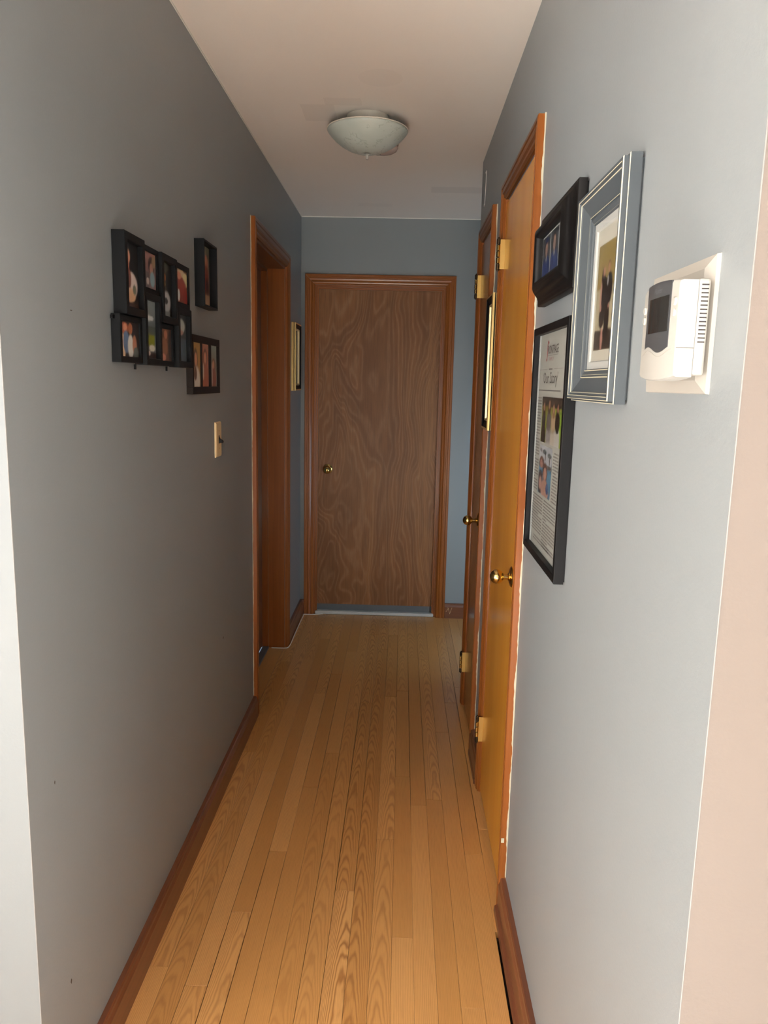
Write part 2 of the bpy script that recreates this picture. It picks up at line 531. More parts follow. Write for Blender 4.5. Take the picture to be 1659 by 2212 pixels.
def picture(name, fr, u0, u1, v0, v1, w, shapes, parent, nx=30, ny=40, dim=None):
    """flat photographic print: a thin sheet whose colours are composed from soft shapes (coordinates 0..1)"""
    bm = bmesh.new()
    layer = bm.verts.layers.float_color.new('Col')
    rnd = random.Random(len(shapes) * 31 + int(u0 * 1000) + int(v0 * 777))
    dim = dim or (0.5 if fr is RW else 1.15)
    g = []
    for j in range(ny + 1):
        row = []
        for i in range(nx + 1):
            a, b = i / nx, j / ny
            c = [0, 0, 0]
            for s in shapes:
                k, col = s[0], lin(s[-1])
                if k == 'bg': f = 1.0
                elif k == 'grad': f = sstep(s[1], s[2], b)
                elif k == 'e':
                    d = math.hypot((a - s[1]) / s[3], (b - s[2]) / s[4]); f = 1 - sstep(0.82, 1.12, d)
                elif k == 'r': f = (sstep(s[1] - .015, s[1] + .015, a) * (1 - sstep(s[3] - .015, s[3] + .015, a)) * sstep(s[2] - .012, s[2] + .012, b) * (1 - sstep(s[4] - .012, s[4] + .012, b)))
                elif k == 'n': f = s[1] * rnd.random()
                c = [x * (1 - f) + y * f for x, y in zip(c, col)]
            vt = bm.verts.new(fr(u0 + (u1 - u0) * a, v0 + (v1 - v0) * b, w))
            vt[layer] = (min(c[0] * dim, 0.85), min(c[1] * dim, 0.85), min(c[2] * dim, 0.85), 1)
            row.append(vt)
        g.append(row)
    for j in range(ny):
        for i in range(nx):
            bm.faces.new((g[j][i], g[j][i + 1], g[j + 1][i + 1], g[j + 1][i]))
    # give the sheet its thickness: a back sheet joined round the rim
    bk = [bm.verts.new(fr(u, v, w - 0.0006)) for u, v in ((u0, v0), (u1, v0), (u1, v1), (u0, v1))]
    for q in bk: q[layer] = (0.6, 0.6, 0.6, 1)
    bm.faces.new(bk)
    return mk(name, bm, M_print, parent)

def person(cx, top, h, skin, hair, cloth, w=0.16):
    """head, hair and clothes of a small printed figure"""
    hd = h * 0.16
    return [('e', cx, top - hd * 0.9, w * 0.62, hd * 0.95, hair), ('e', cx, top - h * 0.58, w, h * 0.42, cloth), ('e', cx, top - hd, w * 0.42, hd * 0.72, skin)]

# ------------------------------------------------------------------ THE SETTING
# floor: subfloor, strips of oak laid along the hall
floor = mk('floor', box(box(bmesh.new(), (-4.0, -3.2, -0.06), (3.2, YC + 0.02, -0.021)), (-0.13, YC + 0.02, -0.06), (2.7, D + 0.12, -0.021)), M_gap, origin=(0, 0, 0))
tag(floor, 'narrow-strip varnished oak floor running down the hallway', 'floor', kind='structure')

def board(x0, x1, y0, y1):
    g = random.choice((0.0001, 0.0002, 0.0003, 0.0008))
    z = random.uniform(-0.0006, 0.0)
    bm = box(bmesh.new(), (x0 + g, y0 + g, -0.019), (x1 - g, y1 - g, z))
    top = [e for e in bm.edges if all(v.co.z > -0.01 for v in e.verts)]
    bmesh.ops.bevel(bm, geom=top, offset=0.0005, segments=1, affect='EDGES')
    return bm

XE = [0.012 + 0.0571 * k for k in range(-1, 18)]
known = {3: [1.67, 2.74, 3.96], 4: [1.942, 3.1, 4.3], 5: [2.232, 3.5], 6: [2.63, 3.75], 8: [1.35, 3.33], 9: [2.05, 3.405, 4.4], 2: [2.45, 3.6], 7: [1.2, 2.9, 4.1], 10: [1.5, 4.15]}
for k in range(len(XE) - 1):
    x0, x1 = XE[k], XE[k + 1]
    if k == 0: x0 = -0.004
    if k == len(XE) - 2: x1 = W + 0.001
    js = known.get(k)
    if js is None:
        js, y = [], YR + random.uniform(0.3, 1.0)
        while y < D - 0.3:
            js.append(y); y += random.uniform(0.7, 1.5)
    ys = [YR] + sorted(js) + [D - 0.002 if k not in (0, len(XE) - 2) else D - 0.002]
    if k == len(XE) - 2: ys = [1.90] + [y for y in ys if y > 2.2]   # an open gap beside the near right baseboard
    for a, b in zip(ys, ys[1:]):
        o = mk('floor_board', board(x0, x1, a, b), M_oak, floor)
        # figure of the strip: straight grain, mild cathedral or the bold pair in the middle
        o['grain'] = 1.0 if k in (9, 10) else random.choice((0.0, 0.0, 0.0, 0.3, 0.45))
# boards of the doorway on the left, the side passage and the front room: joined, too far out of sight to pick apart
bm = bmesh.new()
for i in range(30):
    box(bm, (W + 0.002 + 0.0571 * i, YC + 0.001, -0.019), (W + 0.001 + 0.0571 * (i + 1), D - 0.002, -0.0004))
for i in range(124):
    x = -3.99 + 0.0571 * i
    if x < 3.15: box(bm, (x + 0.001, -3.19, -0.019), (x + 0.0571, YR - 0.001 if x > -0.06 else YL - 0.001, -0.0004))
rest = mk('floor_strips', bm, M_oak, floor)
rest['kind'] = 'stuff'
bm = B((-0.125, 3.285, -0.019), (-0.005, 4.135, -0.0004))
mk('doorway_board', bm, M_oak, floor)

ceiling = mk('ceiling', B((-4.0, -3.2, H), (3.2, D + 0.12, H + 0.08)), M_ceil, origin=(0, 0, 0))
tag(ceiling, 'off-white ceiling with patched paint marks', 'ceiling', kind='structure')

M_bounce_rug = plain('beige_bounce_pile', (0.60, 0.565, 0.525), 0.95, var=0.05)
bounce_rug = mk('bounce_rug', B((-3.9, -3.1, 0.0), (2.4, 0.45, 0.012)), M_bounce_rug, bevel=0.004)  # added pale reflector under the sun, keeps the bounced light from turning orange
tag(bounce_rug, 'large beige rug added unseen behind the camera to bounce pale sunlight up', 'bounce_rug')

def S(o, label, cat): return tag(o, label, cat, kind='structure')

# left wall with the recessed doorway, right wall with two cupboard doors, end wall
LO0, LO1 = 3.285, 4.135     # left doorway opening
bm = bmesh.new()
box(bm, (-0.13, YL, 0), (0, LO0, H)); box(bm, (-0.13, LO1, 0), (0, D + 0.12, H)); box(bm, (-0.13, LO0, 2.075), (0, LO1, H))
wl = S(mk('wall_left', bm, M_wall, origin=(0, YL, 0)), 'dim blue-grey painted wall along the left of the hallway', 'wall')
RA0, RA1 = 2.04, 2.64       # near cupboard opening
RB0, RB1 = 2.992, 3.415     # far cupboard opening
bm = bmesh.new()
for y0, y1, z0 in ((YR, RA0, 0), (RA1, RB0, 0), (RB1, YC, 0), (RA0, RA1, 2.085), (RB0, RB1, 2.085)):
    box(bm, (W, y0, z0), (W + 0.12, y1, H))
wr = S(mk('wall_right', bm, M_wall, origin=(W, YR, 0)), 'bright grey-blue painted wall along the right of the hallway', 'wall')
EO0, EO1 = 0.083, 0.880     # end doorway opening
bm = bmesh.new()
box(bm, (0.0, D, 0), (EO0, D + 0.12, H)); box(bm, (EO1, D, 0), (2.7, D + 0.12, H)); box(bm, (EO0, D, 2.068), (EO1, D + 0.12, H))
we = S(mk('wall_end', bm, M_wall, origin=(0.5, D, 0)), 'slate-blue painted wall at the far end around the brown door', 'wall')
# returns that face the front room, the side passage and the rest of the shell
S(mk('wall_left_return', B((-4.0, YL, 0), (-0.131, YL + 0.13, H)), M_return), 'bright white-lit wall return at the left edge of the picture', 'wall')
S(mk('wall_right_return', B((W + 0.121, YR, 0), (3.2, YR + 0.12, H)), M_taupe), 'pinkish beige wall return at the right edge of the picture', 'wall')
bm = bmesh.new()
box(bm, (W + 0.121, YC - 0.12, 0), (2.6, YC, 0.3)); box(bm, (W + 0.121, YC - 0.12, 1.4), (2.6, YC, H)); box(bm, (W + 0.121, YC - 0.12, 0.3), (1.25, YC, 1.4)); box(bm, (2.35, YC - 0.12, 0.3), (2.6, YC, 1.4))
S(mk('wall_passage_near', bm, M_wall), 'wall of the side passage with a window, round the corner behind the far cupboard', 'wall')
S(mk('wall_passage_side', B((2.6, YC - 0.12, 0), (2.7, D, H)), M_wall), 'end wall of the side passage, out of sight round the corner', 'wall')
bm = bmesh.new()
box(bm, (-4.0, -3.3, 0), (3.2, -3.2, 0.1)); box(bm, (-4.0, -3.3, 2.0), (3.2, -3.2, H)); box(bm, (-1.7, -3.3, 0.1), (-0.3, -3.2, 2.0)); box(bm, (0.9, -3.3, 0.1), (3.2, -3.2, 2.0)); box(bm, (-4.0, -3.3, 0.1), (-3.8, -3.2, 2.0))
S(mk('wall_back', bm, M_room), 'front room wall with a window behind the camera', 'wall')
S(mk('wall_room_left', B((-4.1, -3.3, 0), (-4.0, YL + 0.13, H)), M_room), 'front room wall on the left behind the camera', 'wall')
bm = bmesh.new()
box(bm, (3.2, -3.3, 0), (3.3, YR + 0.12, 0.75)); box(bm, (3.2, -3.3, 2.05), (3.3, YR + 0.12, H)); box(bm, (3.2, -3.3, 0.75), (3.3, -1.7, 2.05)); box(bm, (3.2, -0.3, 0.75), (3.3, YR + 0.12, 2.05))
S(mk('wall_room_right', bm, M_room), 'front room wall with a window on the right behind the camera', 'wall')
# header over the mouth of the hall
S(mk('wall_header', B((-4.0, YR + 0.05, 2.08), (W - 0.001, YR + 0.17, H)), M_wall), 'lowered header across the mouth of the hallway above the camera', 'wall')

def window(name, axis, c, s0, s1, z0, z1, label):
    t = thing(name, (c if axis == 0 else (s0 + s1) / 2, (s0 + s1) / 2 if axis == 0 else c, z0), label, 'window', kind='structure')
    def bx(a0, a1, b0, b1, th):
        return B((c - th, a0, b0), (c + th, a1, b1)) if axis == 0 else B((a0, c - th, b0), (a1, c + th, b1))
    for a0, a1 in ((s0, s0 + 0.05), (s1 - 0.05, s1)): mk('frame_stile', bx(a0, a1, z0, z1, 0.02), M_winframe, t)
    for b0, b1 in ((z0, z0 + 0.05), (z1 - 0.05, z1)): mk('frame_rail', bx(s0 + 0.05, s1 - 0.05, b0, b1, 0.02), M_winframe, t)
    mk('pane', bx(s0 + 0.05, s1 - 0.05, z0 + 0.05, z1 - 0.05, 0.003), M_glass, t)
window('window_1', 1, -3.25, -3.8, -1.7, 0.1, 2.0, 'white-framed window behind the camera')
window('fill_window', 1, -3.25, -0.3, 0.9, 0.1, 2.0, 'narrow unseen glazed door added straight behind the camera for fill light')
window('window_2', 0, 3.25, -1.7, -0.3, 0.75, 2.05, 'white-framed window of the front room on the right')
window('window_3', 1, YC - 0.07, 1.25, 2.35, 0.3, 1.4, 'white-framed window of the side passage')

# pale caulk line where the ceiling meets the walls
for nm, lo, hi, lb in (('trim_1', (0, YL, H - 0.004), (0.003, D, H), 'thin pale caulk line along the left top edge of the hallway'),
                       ('trim_2', (0.003, D - 0.003, H - 0.004), (2.6, D, H), 'thin pale caulk line above the end wall')):
    S(mk(nm, B(lo, hi), M_caulk_white), lb, 'caulk line')

# ------------------------------------------------------------------ baseboards
BASE = [(0, 0), (0, 0.070), (0, 0.095)]
def baseboard(name, fr, u0, u1, mat, label, shoe=0.0, h=0.096, th=0.020):
    """a moulded board: profile in (w, v), run along u"""
    prof = [(0, 0), (th + shoe, 0), (th + shoe * 0.8, 0.014), (th, 0.02), (th, h - 0.022), (th * 0.8, h - 0.012), (th * 0.75, h - 0.004), (th * 0.6, h), (0, h)]
    bm = bmesh.new()
    a = [bm.verts.new(fr(u0, v, w)) for w, v in prof]
    b = [bm.verts.new(fr(u1, v, w)) for w, v in prof]
    n = len(prof)
    for k in range(n): bm.faces.new((a[k], a[(k + 1) % n], b[(k + 1) % n], b[k]))
    bm.faces.new(a); bm.faces.new(b)
    return S(mk(name, bm, mat), label, 'baseboard')
baseboard('baseboard_left', LW, YL, 3.219, M_base_y, 'dark red-brown wooden baseboard along the long left wall')
baseboard('baseboard_left_far', LW, 4.211, D - 0.021, M_base_y, 'short dark baseboard between the left doorway and the end wall')
baseboard('baseboard_right', RW, -1.989, -YR, M_base_y, 'scuffed red-brown baseboard at the near right below the framed pictures', 0.010, 0.102)
baseboard('baseboard_right_middle', RW, -2.940, -2.692, M_base_y, 'short scuffed baseboard between the two cupboard doors', 0.004, 0.102)
baseboard('baseboard_end', EW, 0.938, 2.6, M_base_x, 'scratched baseboard on the end wall right of the brown door')
bb = baseboard('baseboard_end_corner', EW, 0.0005, 0.0255, M_base_x, 'tiny piece of baseboard in the corner left of the end door')
# scratches on the end baseboard
pb = bpy.data.objects['baseboard_end']
for i, (u, v, l, a) in enumerate(((0.965, 0.05, 0.045, 1.9), (0.978, 0.052, 0.04, 1.25), (0.955, 0.056, 0.03, 1.0))):
    du, dv = math.cos(a) * l / 2, math.sin(a) * l / 2
    nn = Vector((-math.sin(a), math.cos(a))) * 0.0008
    mk('scratch', fpoly(EW, [(u - du - nn.x, v - dv - nn.y), (u + du - nn.x, v + dv - nn.y), (u + du + nn.x, v + dv + nn.y), (u - du + nn.x, v - dv + nn.y)], 0.0200, 0.0204), M_gold_pale, pb)

# ------------------------------------------------------------------ door casings (trim) and doors
CASE = [(0, 0), (0, 0.018), (0.003, 0.020), (0.012, 0.020), (0.015, 0.017), (0.021, 0.017), (0.024, 0.0195), (0.031, 0.018), (0.038, 0.0135), (0.041, 0.0155), (0.046, 0.014), (0.050, 0.010), (0.052, 0.009), (0.052, 0)]
def scale_prof(k): return [(i * k, w) for i, w in CASE]

def caulk(fr, u, v0, v1, wa, wb, parent, mat, side, seed):
    """ragged unpainted strip on the edge of the casing, next to the wall"""
    rnd = random.Random(seed)
    bm = bmesh.new()
    n = 200
    prev = None
    for k in range(n + 1):
        v = v0 + (v1 - v0) * k / n
        w = wa + (wb - wa) * (0.4 + 0.35 * math.sin(k * 0.13 + seed) * math.sin(k * 0.31) + 0.3 * rnd.random() ** 2)
        q = [bm.verts.new(fr(u, v, 0.0)), bm.verts.new(fr(u, v, w)), bm.verts.new(fr(u + side * 0.0012, v, w)), bm.verts.new(fr(u + side * 0.0016, v, 0.0))]
        if prev:
            for i in range(4): bm.faces.new((prev[i], prev[(i + 1) % 4], q[(i + 1) % 4], q[i]))
        else: bm.faces.new(q)
        prev = q
    bm.faces.new(prev)
    return mk('caulk_strip', bm, mat, parent)

def hinge(parent, y, z, x_face, hh=0.10):
    hg = mk('hinge', B((x_face - 0.016, y - 0.0025, z - hh / 2 + 0.003), (x_face + 0.012, y - 0.0005, z + hh / 2 - 0.003)), M_brass_dull, parent)
    hx = x_face - 0.021
    n = 5
    for k in range(n):
        z0 = z - hh / 2 + hh * k / n
        bm = lathe([(0.0050, 0.001), (0.0062, 0.002), (0.0062, hh / n - 0.002), (0.0050, hh / n - 0.001)], (hx, y, z0), 'Z', 12)
        mk('knuckle', bm, M_dark_metal if k in (0, 4) else M_brass, hg, smooth=True)
    bm = lathe([(0.0, -0.004), (0.003, -0.003), (0.0035, 0.0), (0.0035, hh), (0.003, hh + 0.003), (0.0, hh + 0.005)], (hx, y, z - hh / 2), 'Z', 10)
    mk('pin', bm, M_dark_metal, hg, smooth=True)
    return hg

def knob(parent, base, axis, s, r=0.0205, reach=0.043):
    """round door knob: rosette, neck and ball; s = sign along the axis out of the door"""
    p = [(0.0, 0.0), (0.029, 0.0), (0.030, 0.002), (0.027, 0.005), (0.018, 0.008), (0.0, 0.008)]
    k = mk('knob', lathe([(0.0, reach - r)] + [(r * math.sin(a), reach - r * math.cos(a)) for a in [math.pi * i / 16 for i in range(1, 16)]] + [(0.0, reach + r)] if s > 0 else [(0.0, -(reach - r))] + [(r * math.sin(a), -(reach - r * math.cos(a))) for a in [math.pi * i / 16 for i in range(1, 16)]] + [(0.0, -(reach + r))], base, axis, 28), M_brass, parent, smooth='all')
    mk('rosette', lathe([(a, s * b) for a, b in p], base, axis, 28), M_brass, k, smooth=True)
    mk('neck', lathe([(a, s * b) for a, b in ((0.011, 0.006), (0.012, 0.010), (0.008, 0.013), (0.008, reach - r + 0.002), (0.011, reach - r + 0.005))], base, axis, 20), M_brass, k, smooth=True)
    return k

# --- near cupboard door on the right
def cupboard(n_trim, n_door, o0, o1, i0, i1, kz, hz, ky, lab_t, lab_d, seed, slab):
    """o0..o1 outer casing, i0..i1 opening (y); near side has the knob, far side the hinges"""
    t = thing('trim_%d' % n_trim, (W, (o0 + o1) / 2, 0), lab_t, 'door casing', kind='structure')
    pr = scale_prof((i0 - o0 + 0.002) / 0.052)
    pl = scale_prof((o1 - i1 + 0.002) / 0.052)
    vt = 2.140
    mk('casing_side', casing_leg(RW, -o0, -1, 0.0, vt, pr), M_trim_v, t)
    mk('casing_side', casing_leg(RW, -o1, 1, 0.0, vt, pl), M_trim_v, t)
    mk('casing_head', casing_head(RW, -o1, -o0, vt, pr), M_trim_y_shaded, t)
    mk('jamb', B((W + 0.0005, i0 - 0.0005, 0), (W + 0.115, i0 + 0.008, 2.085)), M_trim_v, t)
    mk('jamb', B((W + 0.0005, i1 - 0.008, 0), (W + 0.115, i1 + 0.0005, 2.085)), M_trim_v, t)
    mk('head_jamb', B((W + 0.0005, i0 + 0.008, 2.077), (W + 0.115, i1 - 0.008, 2.0855)), M_trim_y_shaded, t)
    caulk(RW, -o0 + 0.0002, 0.105, vt + 0.002, 0.0, 0.0056, t, M_caulk, 1, seed)
    d = thing('door_%d' % n_door, (W, (i0 + i1) / 2, 0.012), lab_d, 'door', kind='structure')
    xf = W - 0.006
    mk('slab', B((xf, i0 + 0.010, 0.014), (xf + 0.035, i1 - 0.010, 2.074)), slab, d, bevel=0.0015)
    for z in hz: hinge(d, i1 - 0.009, z, xf)
    knob(d, (xf, ky, kz), 'X', -1)
    return t, d
tA, dA = cupboard(3, 1, 1.990, 2.690, RA0, RA1, 0.955, (1.915, 0.25), 2.117, 'reddish varnished casing around the near cupboard door on the right', 'amber varnished flush cupboard door with brass ball knob, nearest on the right', 3, M_slab)
tB, dB = cupboard(4, 2, 2.942, 3.465, RB0, RB1, 0.940, (1.905, 0.215), 3.105, 'reddish varnished casing around the far cupboard door on the right', 'narrow brown cupboard door with brass ball knob, farther on the right', 5, M_slab_brown_shaded)
# red chip and cream chip on the near casing foot
mk('paint_chip', fpoly(RW, [(-1.9888, 0.212), (-1.9888, 0.224), (-1.9895, 0.226), (-1.9895, 0.214)], 0.010, 0.0185), M_caulk, tA)

# --- doorway on the left with a recessed door
t = thing('trim_5', (0, 3.71, 0), 'reddish wooden casing and deep jamb around the left doorway', 'door casing', kind='structure')
pr = scale_prof(0.067 / 0.052)
mk('casing_side', casing_leg(LW, 3.220, 1, 0.0, 2.142, pr), M_trim_v, t)
mk('casing_side', casing_leg(LW, 4.208, -1, 0.0, 2.142, pr), M_trim_v, t)
mk('casing_head', casing_head(LW, 3.220, 4.208, 2.142, pr), M_trim_y_shaded, t)
mk('jamb', B((-0.13, LO0 - 0.0005, 0), (0.0, LO0 + 0.012, 2.075)), M_trim_v, t)
mk('jamb', B((-0.13, LO1 - 0.012, 0), (0.0, LO1 + 0.0005, 2.075)), M_trim_v, t)
mk('head_jamb', B((-0.13, LO0 + 0.012, 2.063), (0.0, LO1 - 0.012, 2.0755)), M_trim_y_shaded, t)
mk('door_stop', B((-0.122, LO1 - 0.026, 0), (-0.090, LO1 - 0.012, 2.063)), M_trim_v, t)
mk('door_stop', B((-0.122, LO0 + 0.012, 0), (-0.090, LO0 + 0.026, 2.063)), M_trim_v, t)
mk('head_stop', B((-0.122, LO0 + 0.026, 2.049), (-0.090, LO1 - 0.026, 2.063)), M_trim_y_shaded, t)
mk('sill', B((-0.1215, LO0 + 0.026, 0.0), (-0.085, LO1 - 0.026, 0.012)), M_thresh, t, bevel=0.003)
caulk(LW, 3.2198, 0.1, 2.144, 0.001, 0.004, t, M_caulk, -1, 9)
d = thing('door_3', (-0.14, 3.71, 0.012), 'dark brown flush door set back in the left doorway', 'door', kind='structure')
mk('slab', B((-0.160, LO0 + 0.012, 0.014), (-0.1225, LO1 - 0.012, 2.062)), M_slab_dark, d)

# --- end door
t = thing('trim_6', (0.48, D, 0), 'stepped varnished casing around the end door', 'door casing', kind='structure')
pr = scale_prof(0.060 / 0.052)
mk('casing_side', casing_leg(EW, 0.026, 1, 0.0, 2.127, pr), M_trim_v, t)
mk('casing_side', casing_leg(EW, 0.937, -1, 0.0, 2.130, pr), M_trim_v, t)
mk('casing_head', casing_head(EW, 0.026, 0.937, 2.1285, pr), M_trim_x, t)
mk('jamb', B((EO0 - 0.0005, D + 0.0005, 0), (EO0 + 0.014, D + 0.115, 2.068)), M_trim_v, t)
mk('jamb', B((EO1 - 0.014, D + 0.0005, 0), (EO1 + 0.0005, D + 0.115, 2.068)), M_trim_v, t)
mk('head_jamb', B((EO0 + 0.014, D + 0.0005, 2.054), (EO1 - 0.014, D + 0.115, 2.0685)), M_trim_x, t)
mk('door_stop', B((EO0 + 0.014, D + 0.010, 0), (EO0 + 0.026, D + 0.024, 2.054)), M_trim_v, t)
mk('door_stop', B((EO1 - 0.026, D + 0.010, 0), (EO1 - 0.014, D + 0.024, 2.054)), M_trim_v, t)
mk('head_stop', B((EO0 + 0.026, D + 0.010, 2.042), (EO1 - 0.026, D + 0.024, 2.054)), M_trim_x, t)
mk('sill', B((EO0 + 0.014, D - 0.006, 0.0), (EO1 - 0.014, D + 0.11, 0.020)), M_thresh_light, t, bevel=0.004)
d = thing('door_4', (0.48, D + 0.04, 0.02), 'brown flush door with swirling wood figure at the end of the hallway', 'door', kind='structure')
slab = mk('slab', B((EO0 + 0.015, D + 0.025, 0.062), (EO1 - 0.015, D + 0.060, 2.053)), M_lauan, d)
mk('door_sweep', B((EO0 + 0.016, D + 0.030, 0.0205), (EO1 - 0.016, D + 0.055, 0.0615)), M_thresh, d)
knob(d, (0.170, D + 0.025, 0.945), 'Y', -1, 0.0255, 0.055)

# ------------------------------------------------------------------ outside corner wear
def chip(name, pts, fr, w0, w1, mat, parent): return mk(name, fpoly(fr, pts, w0, w1), mat, parent)
retR = bpy.data.objects['wall_right_return']
def RR(u, v, w): return Vector((u, YR - w, v))
for i, (z, s) in enumerate(((1.455, 0.008), (1.405, 0.016), (0.985, 0.006), (0.83, 0.005))):
    pts = [(W + 0.0005, z + s * 0.35), (W + s * 1.1, z + s * 0.1), (W + s * 0.7, z - s * 0.25), (W + 0.0005, z - s * 0.35)]
    chip('paint_chip', pts, RR, 0.0001, 0.0006, M_plaster, wr)
# end faces of the hall walls carry the darkened paints of the returns
mk('corner_face', B((W, YR - 0.0008, 0), (W + 0.1209, YR - 0.0001, H)), M_taupe, wr)
mk('corner_bead', tube([(W + 0.0005, YR - 0.0006, 0), (W + 0.0005, YR - 0.0006, H)], 0.0009, 8), M_bead, wr)
mk('corner_face', B((-0.1305, YL - 0.0008, 0), (0.0, YL - 0.0001, H)), M_return, wl)
mk('corner_bead', tube([(-0.0005, YL + 0.0002, 0), (-0.0005, YL + 0.0002, H)], 0.0012, 8), M_bead, wl)
# small scuffs on the walls
for fr, par, pts in ((LW, wl, ((1.475, 1.612, 0.006, 0.0012), (1.335, 0.298, 0.003, 0.006), (2.66, 0.56, 0.007, 0.005), (1.31, 0.74, 0.002, 0.004))),):
    for u, v, a, b in pts:
        mk('scuff', fpoly(fr, [(u - a, v), (u, v - b), (u + a, v + b * 0.2), (u, v + b)], 0.0001, 0.0004), M_dark_metal if fr is LW else M_caulk_white, par)

# ------------------------------------------------------------------ ceiling light and smoke detector
cx, cy = 0.476, 3.035
t = thing('ceiling_light', (cx, cy, H), 'unlit ceiling light with marbled pale green glass bowl shade', 'ceiling light')
mk('base', lathe([(0.0, 2.4599), (0.078, 2.4599), (0.079, 2.452), (0.075, 2.445), (0.073, 2.425), (0.070, 2.412), (0.0, 2.412)], (cx, cy, 0), 'Z', 48), M_fixture, t, smooth=True)
outer = [(0.150, 2.411), (0.147, 2.405), (0.138, 2.394), (0.122, 2.378), (0.100, 2.361), (0.075, 2.347), (0.048, 2.337), (0.022, 2.332), (0.007, 2.331)]
inner = [(r * 0.975, z + 0.0035) for r, z in reversed(outer)]
mk('shade', lathe(outer + inner, (cx, cy, 0), 'Z', 64), M_shade, t, smooth='all')
mk('rim', lathe([(0.1500, 2.4105), (0.1515, 2.4115), (0.1515, 2.4135), (0.1495, 2.4145), (0.146, 2.4135), (0.146, 2.4115)], (cx, cy, 0), 'Z', 64), M_fixture, t, smooth=True)
mk('stem', lathe([(0.004, 2.331), (0.004, 2.413)], (cx, cy, 0), 'Z', 12), M_brass, t, smooth=True)
mk('finial', lathe([(0.0, 2.310), (0.005, 2.3105), (0.006, 2.313), (0.006, 2.325), (0.008, 2.327), (0.008, 2.3305), (0.0, 2.3305)], (cx, cy, 0), 'Z', 20), M_white_plastic, t, smooth=True)

sx_, sy_ = 0.520, 3.335
t = thing('smoke_detector', (sx_, sy_, H), 'round ivory smoke detector half hidden behind the ceiling light', 'smoke detector')
mk('base', lathe([(0.0, 2.4599), (0.068, 2.4599), (0.068, 2.448), (0.066, 2.446), (0.0, 2.446)], (sx_, sy_, 0), 'Z', 40), M_detector, t, smooth=True)
mk('cover', lathe([(0.064, 2.4458), (0.066, 2.437), (0.062, 2.428), (0.052, 2.4215), (0.030, 2.418), (0.0, 2.417)], (sx_, sy_, 0), 'Z', 40), M_detector, t, smooth=True)
mk('test_button', lathe([(0.012, 2.4185), (0.011, 2.4155), (0.0, 2.415)], (sx_ - 0.015, sy_ + 0.02, 0), 'Z', 20), M_white_plastic, t, smooth=True)
# ------------------------------------------------------------------ left wall: switch, collage and photo frames
t = thing('light_switch', LW(2.612, 1.225, 0), 'cream light switch plate with a black toggle on the left wall', 'light switch')
bm = bmesh.new()
a = [bm.verts.new(LW(u, v, 0.0)) for u, v in ((2.574, 1.226), (2.652, 1.226), (2.652, 1.346), (2.574, 1.346))]
b = [bm.verts.new(LW(u, v, 0.0035)) for u, v in ((2.575, 1.227), (2.651, 1.227), (2.651, 1.345), (2.575, 1.345))]
c = [bm.verts.new(LW(u, v, 0.0065)) for u, v in ((2.580, 1.232), (2.646, 1.232), (2.646, 1.340), (2.580, 1.340))]
for p, q in ((a, b), (b, c)):
    for k in range(4): bm.faces.new((p[k], p[(k + 1) % 4], q[(k + 1) % 4], q[k]))
bm.faces.new(a); bm.faces.new(c)
mk('plate', bm, M_cream_plastic, t)
mk('toggle_slot', fbox(LW, 2.607, 2.619, 1.272, 1.300, 0.0064, 0.0068), M_black, t)
mk('toggle', fpoly(lambda u, v, w: LW(w, v, u), [(0.0065, 1.274), (0.0205, 1.275), (0.0215, 1.280), (0.0185, 1.284), (0.0105, 1.2865), (0.0065, 1.298)], 2.6085, 2.6175), M_black, t, bevel=0.0008)
for v in (1.316, 1.256):
    mk('screw', lathe([(0.0, 0.0074), (0.0025, 0.0072), (0.003, 0.0064), (0.0, 0.0064)], LW(2.613, v, 0), 'X', 12), M_brass_dull, t, smooth=True)

SK = (190, 140, 115); HR = (45, 28, 22)
def cell(parent, u0, u1, v0, v1, d, rim, shapes, mat=None, recess=0.012):
    """one box of the collage: open box with a recessed print"""
    mat = mat or M_black_soft
    f = mk('cell', mitred(LW, u0, u1, v0, v1, [(0, 0.001), (0, d - 0.001), (0.001, d), (rim - 0.001, d), (rim, d - 0.001), (rim, d - recess - 0.003), (rim, 0.001)]), mat, parent)
    picture('photo', LW, u0 + rim - 0.001, u1 - rim + 0.001, v0 + rim - 0.001, v1 - rim + 0.001, d - recess, shapes, f)
    mk('backing', fbox(LW, u0 + rim - 0.001, u1 - rim + 0.001, v0 + rim - 0.001, v1 - rim + 0.001, 0.001, d - recess - 0.001), M_black, f)
    return f
t = thing('collage_frame', LW(1.94, 1.52, 0), 'black multi-opening collage photo frame with eight staggered prints on left wall', 'photo frame', 'black photo frames on the left wall')
DK = ('bg', (28, 27, 28))
cA = [DK, ('e', .28, .84, .22, .10, (60, 48, 40)), ('e', .30, .78, .18, .11, (205, 150, 125)), ('e', .28, .66, .12, .10, (190, 130, 110)), ('e', .52, .36, .40, .20, (205, 190, 185)), ('e', .38, .45, .14, .16, (120, 75, 65)), ('e', .45, .20, .34, .11, (205, 165, 130)), ('e', .72, .30, .12, .08, (90, 95, 80)), ('r', 0, 0, 1, .08, (60, 42, 36))]
cB = [('bg', (120, 92, 90)), ('grad', .5, 1.0, (150, 112, 108)), ('r', 0, 0, .5, .45, (85, 75, 78)), ('e', .68, .66, .24, .24, (50, 32, 30)), ('e', .68, .56, .13, .16, (160, 120, 105)), ('e', .74, .28, .18, .22, (120, 150, 160)), ('e', .86, .78, .14, .18, (140, 120, 95)), ('e', .4, .2, .1, .1, (190, 180, 175))]
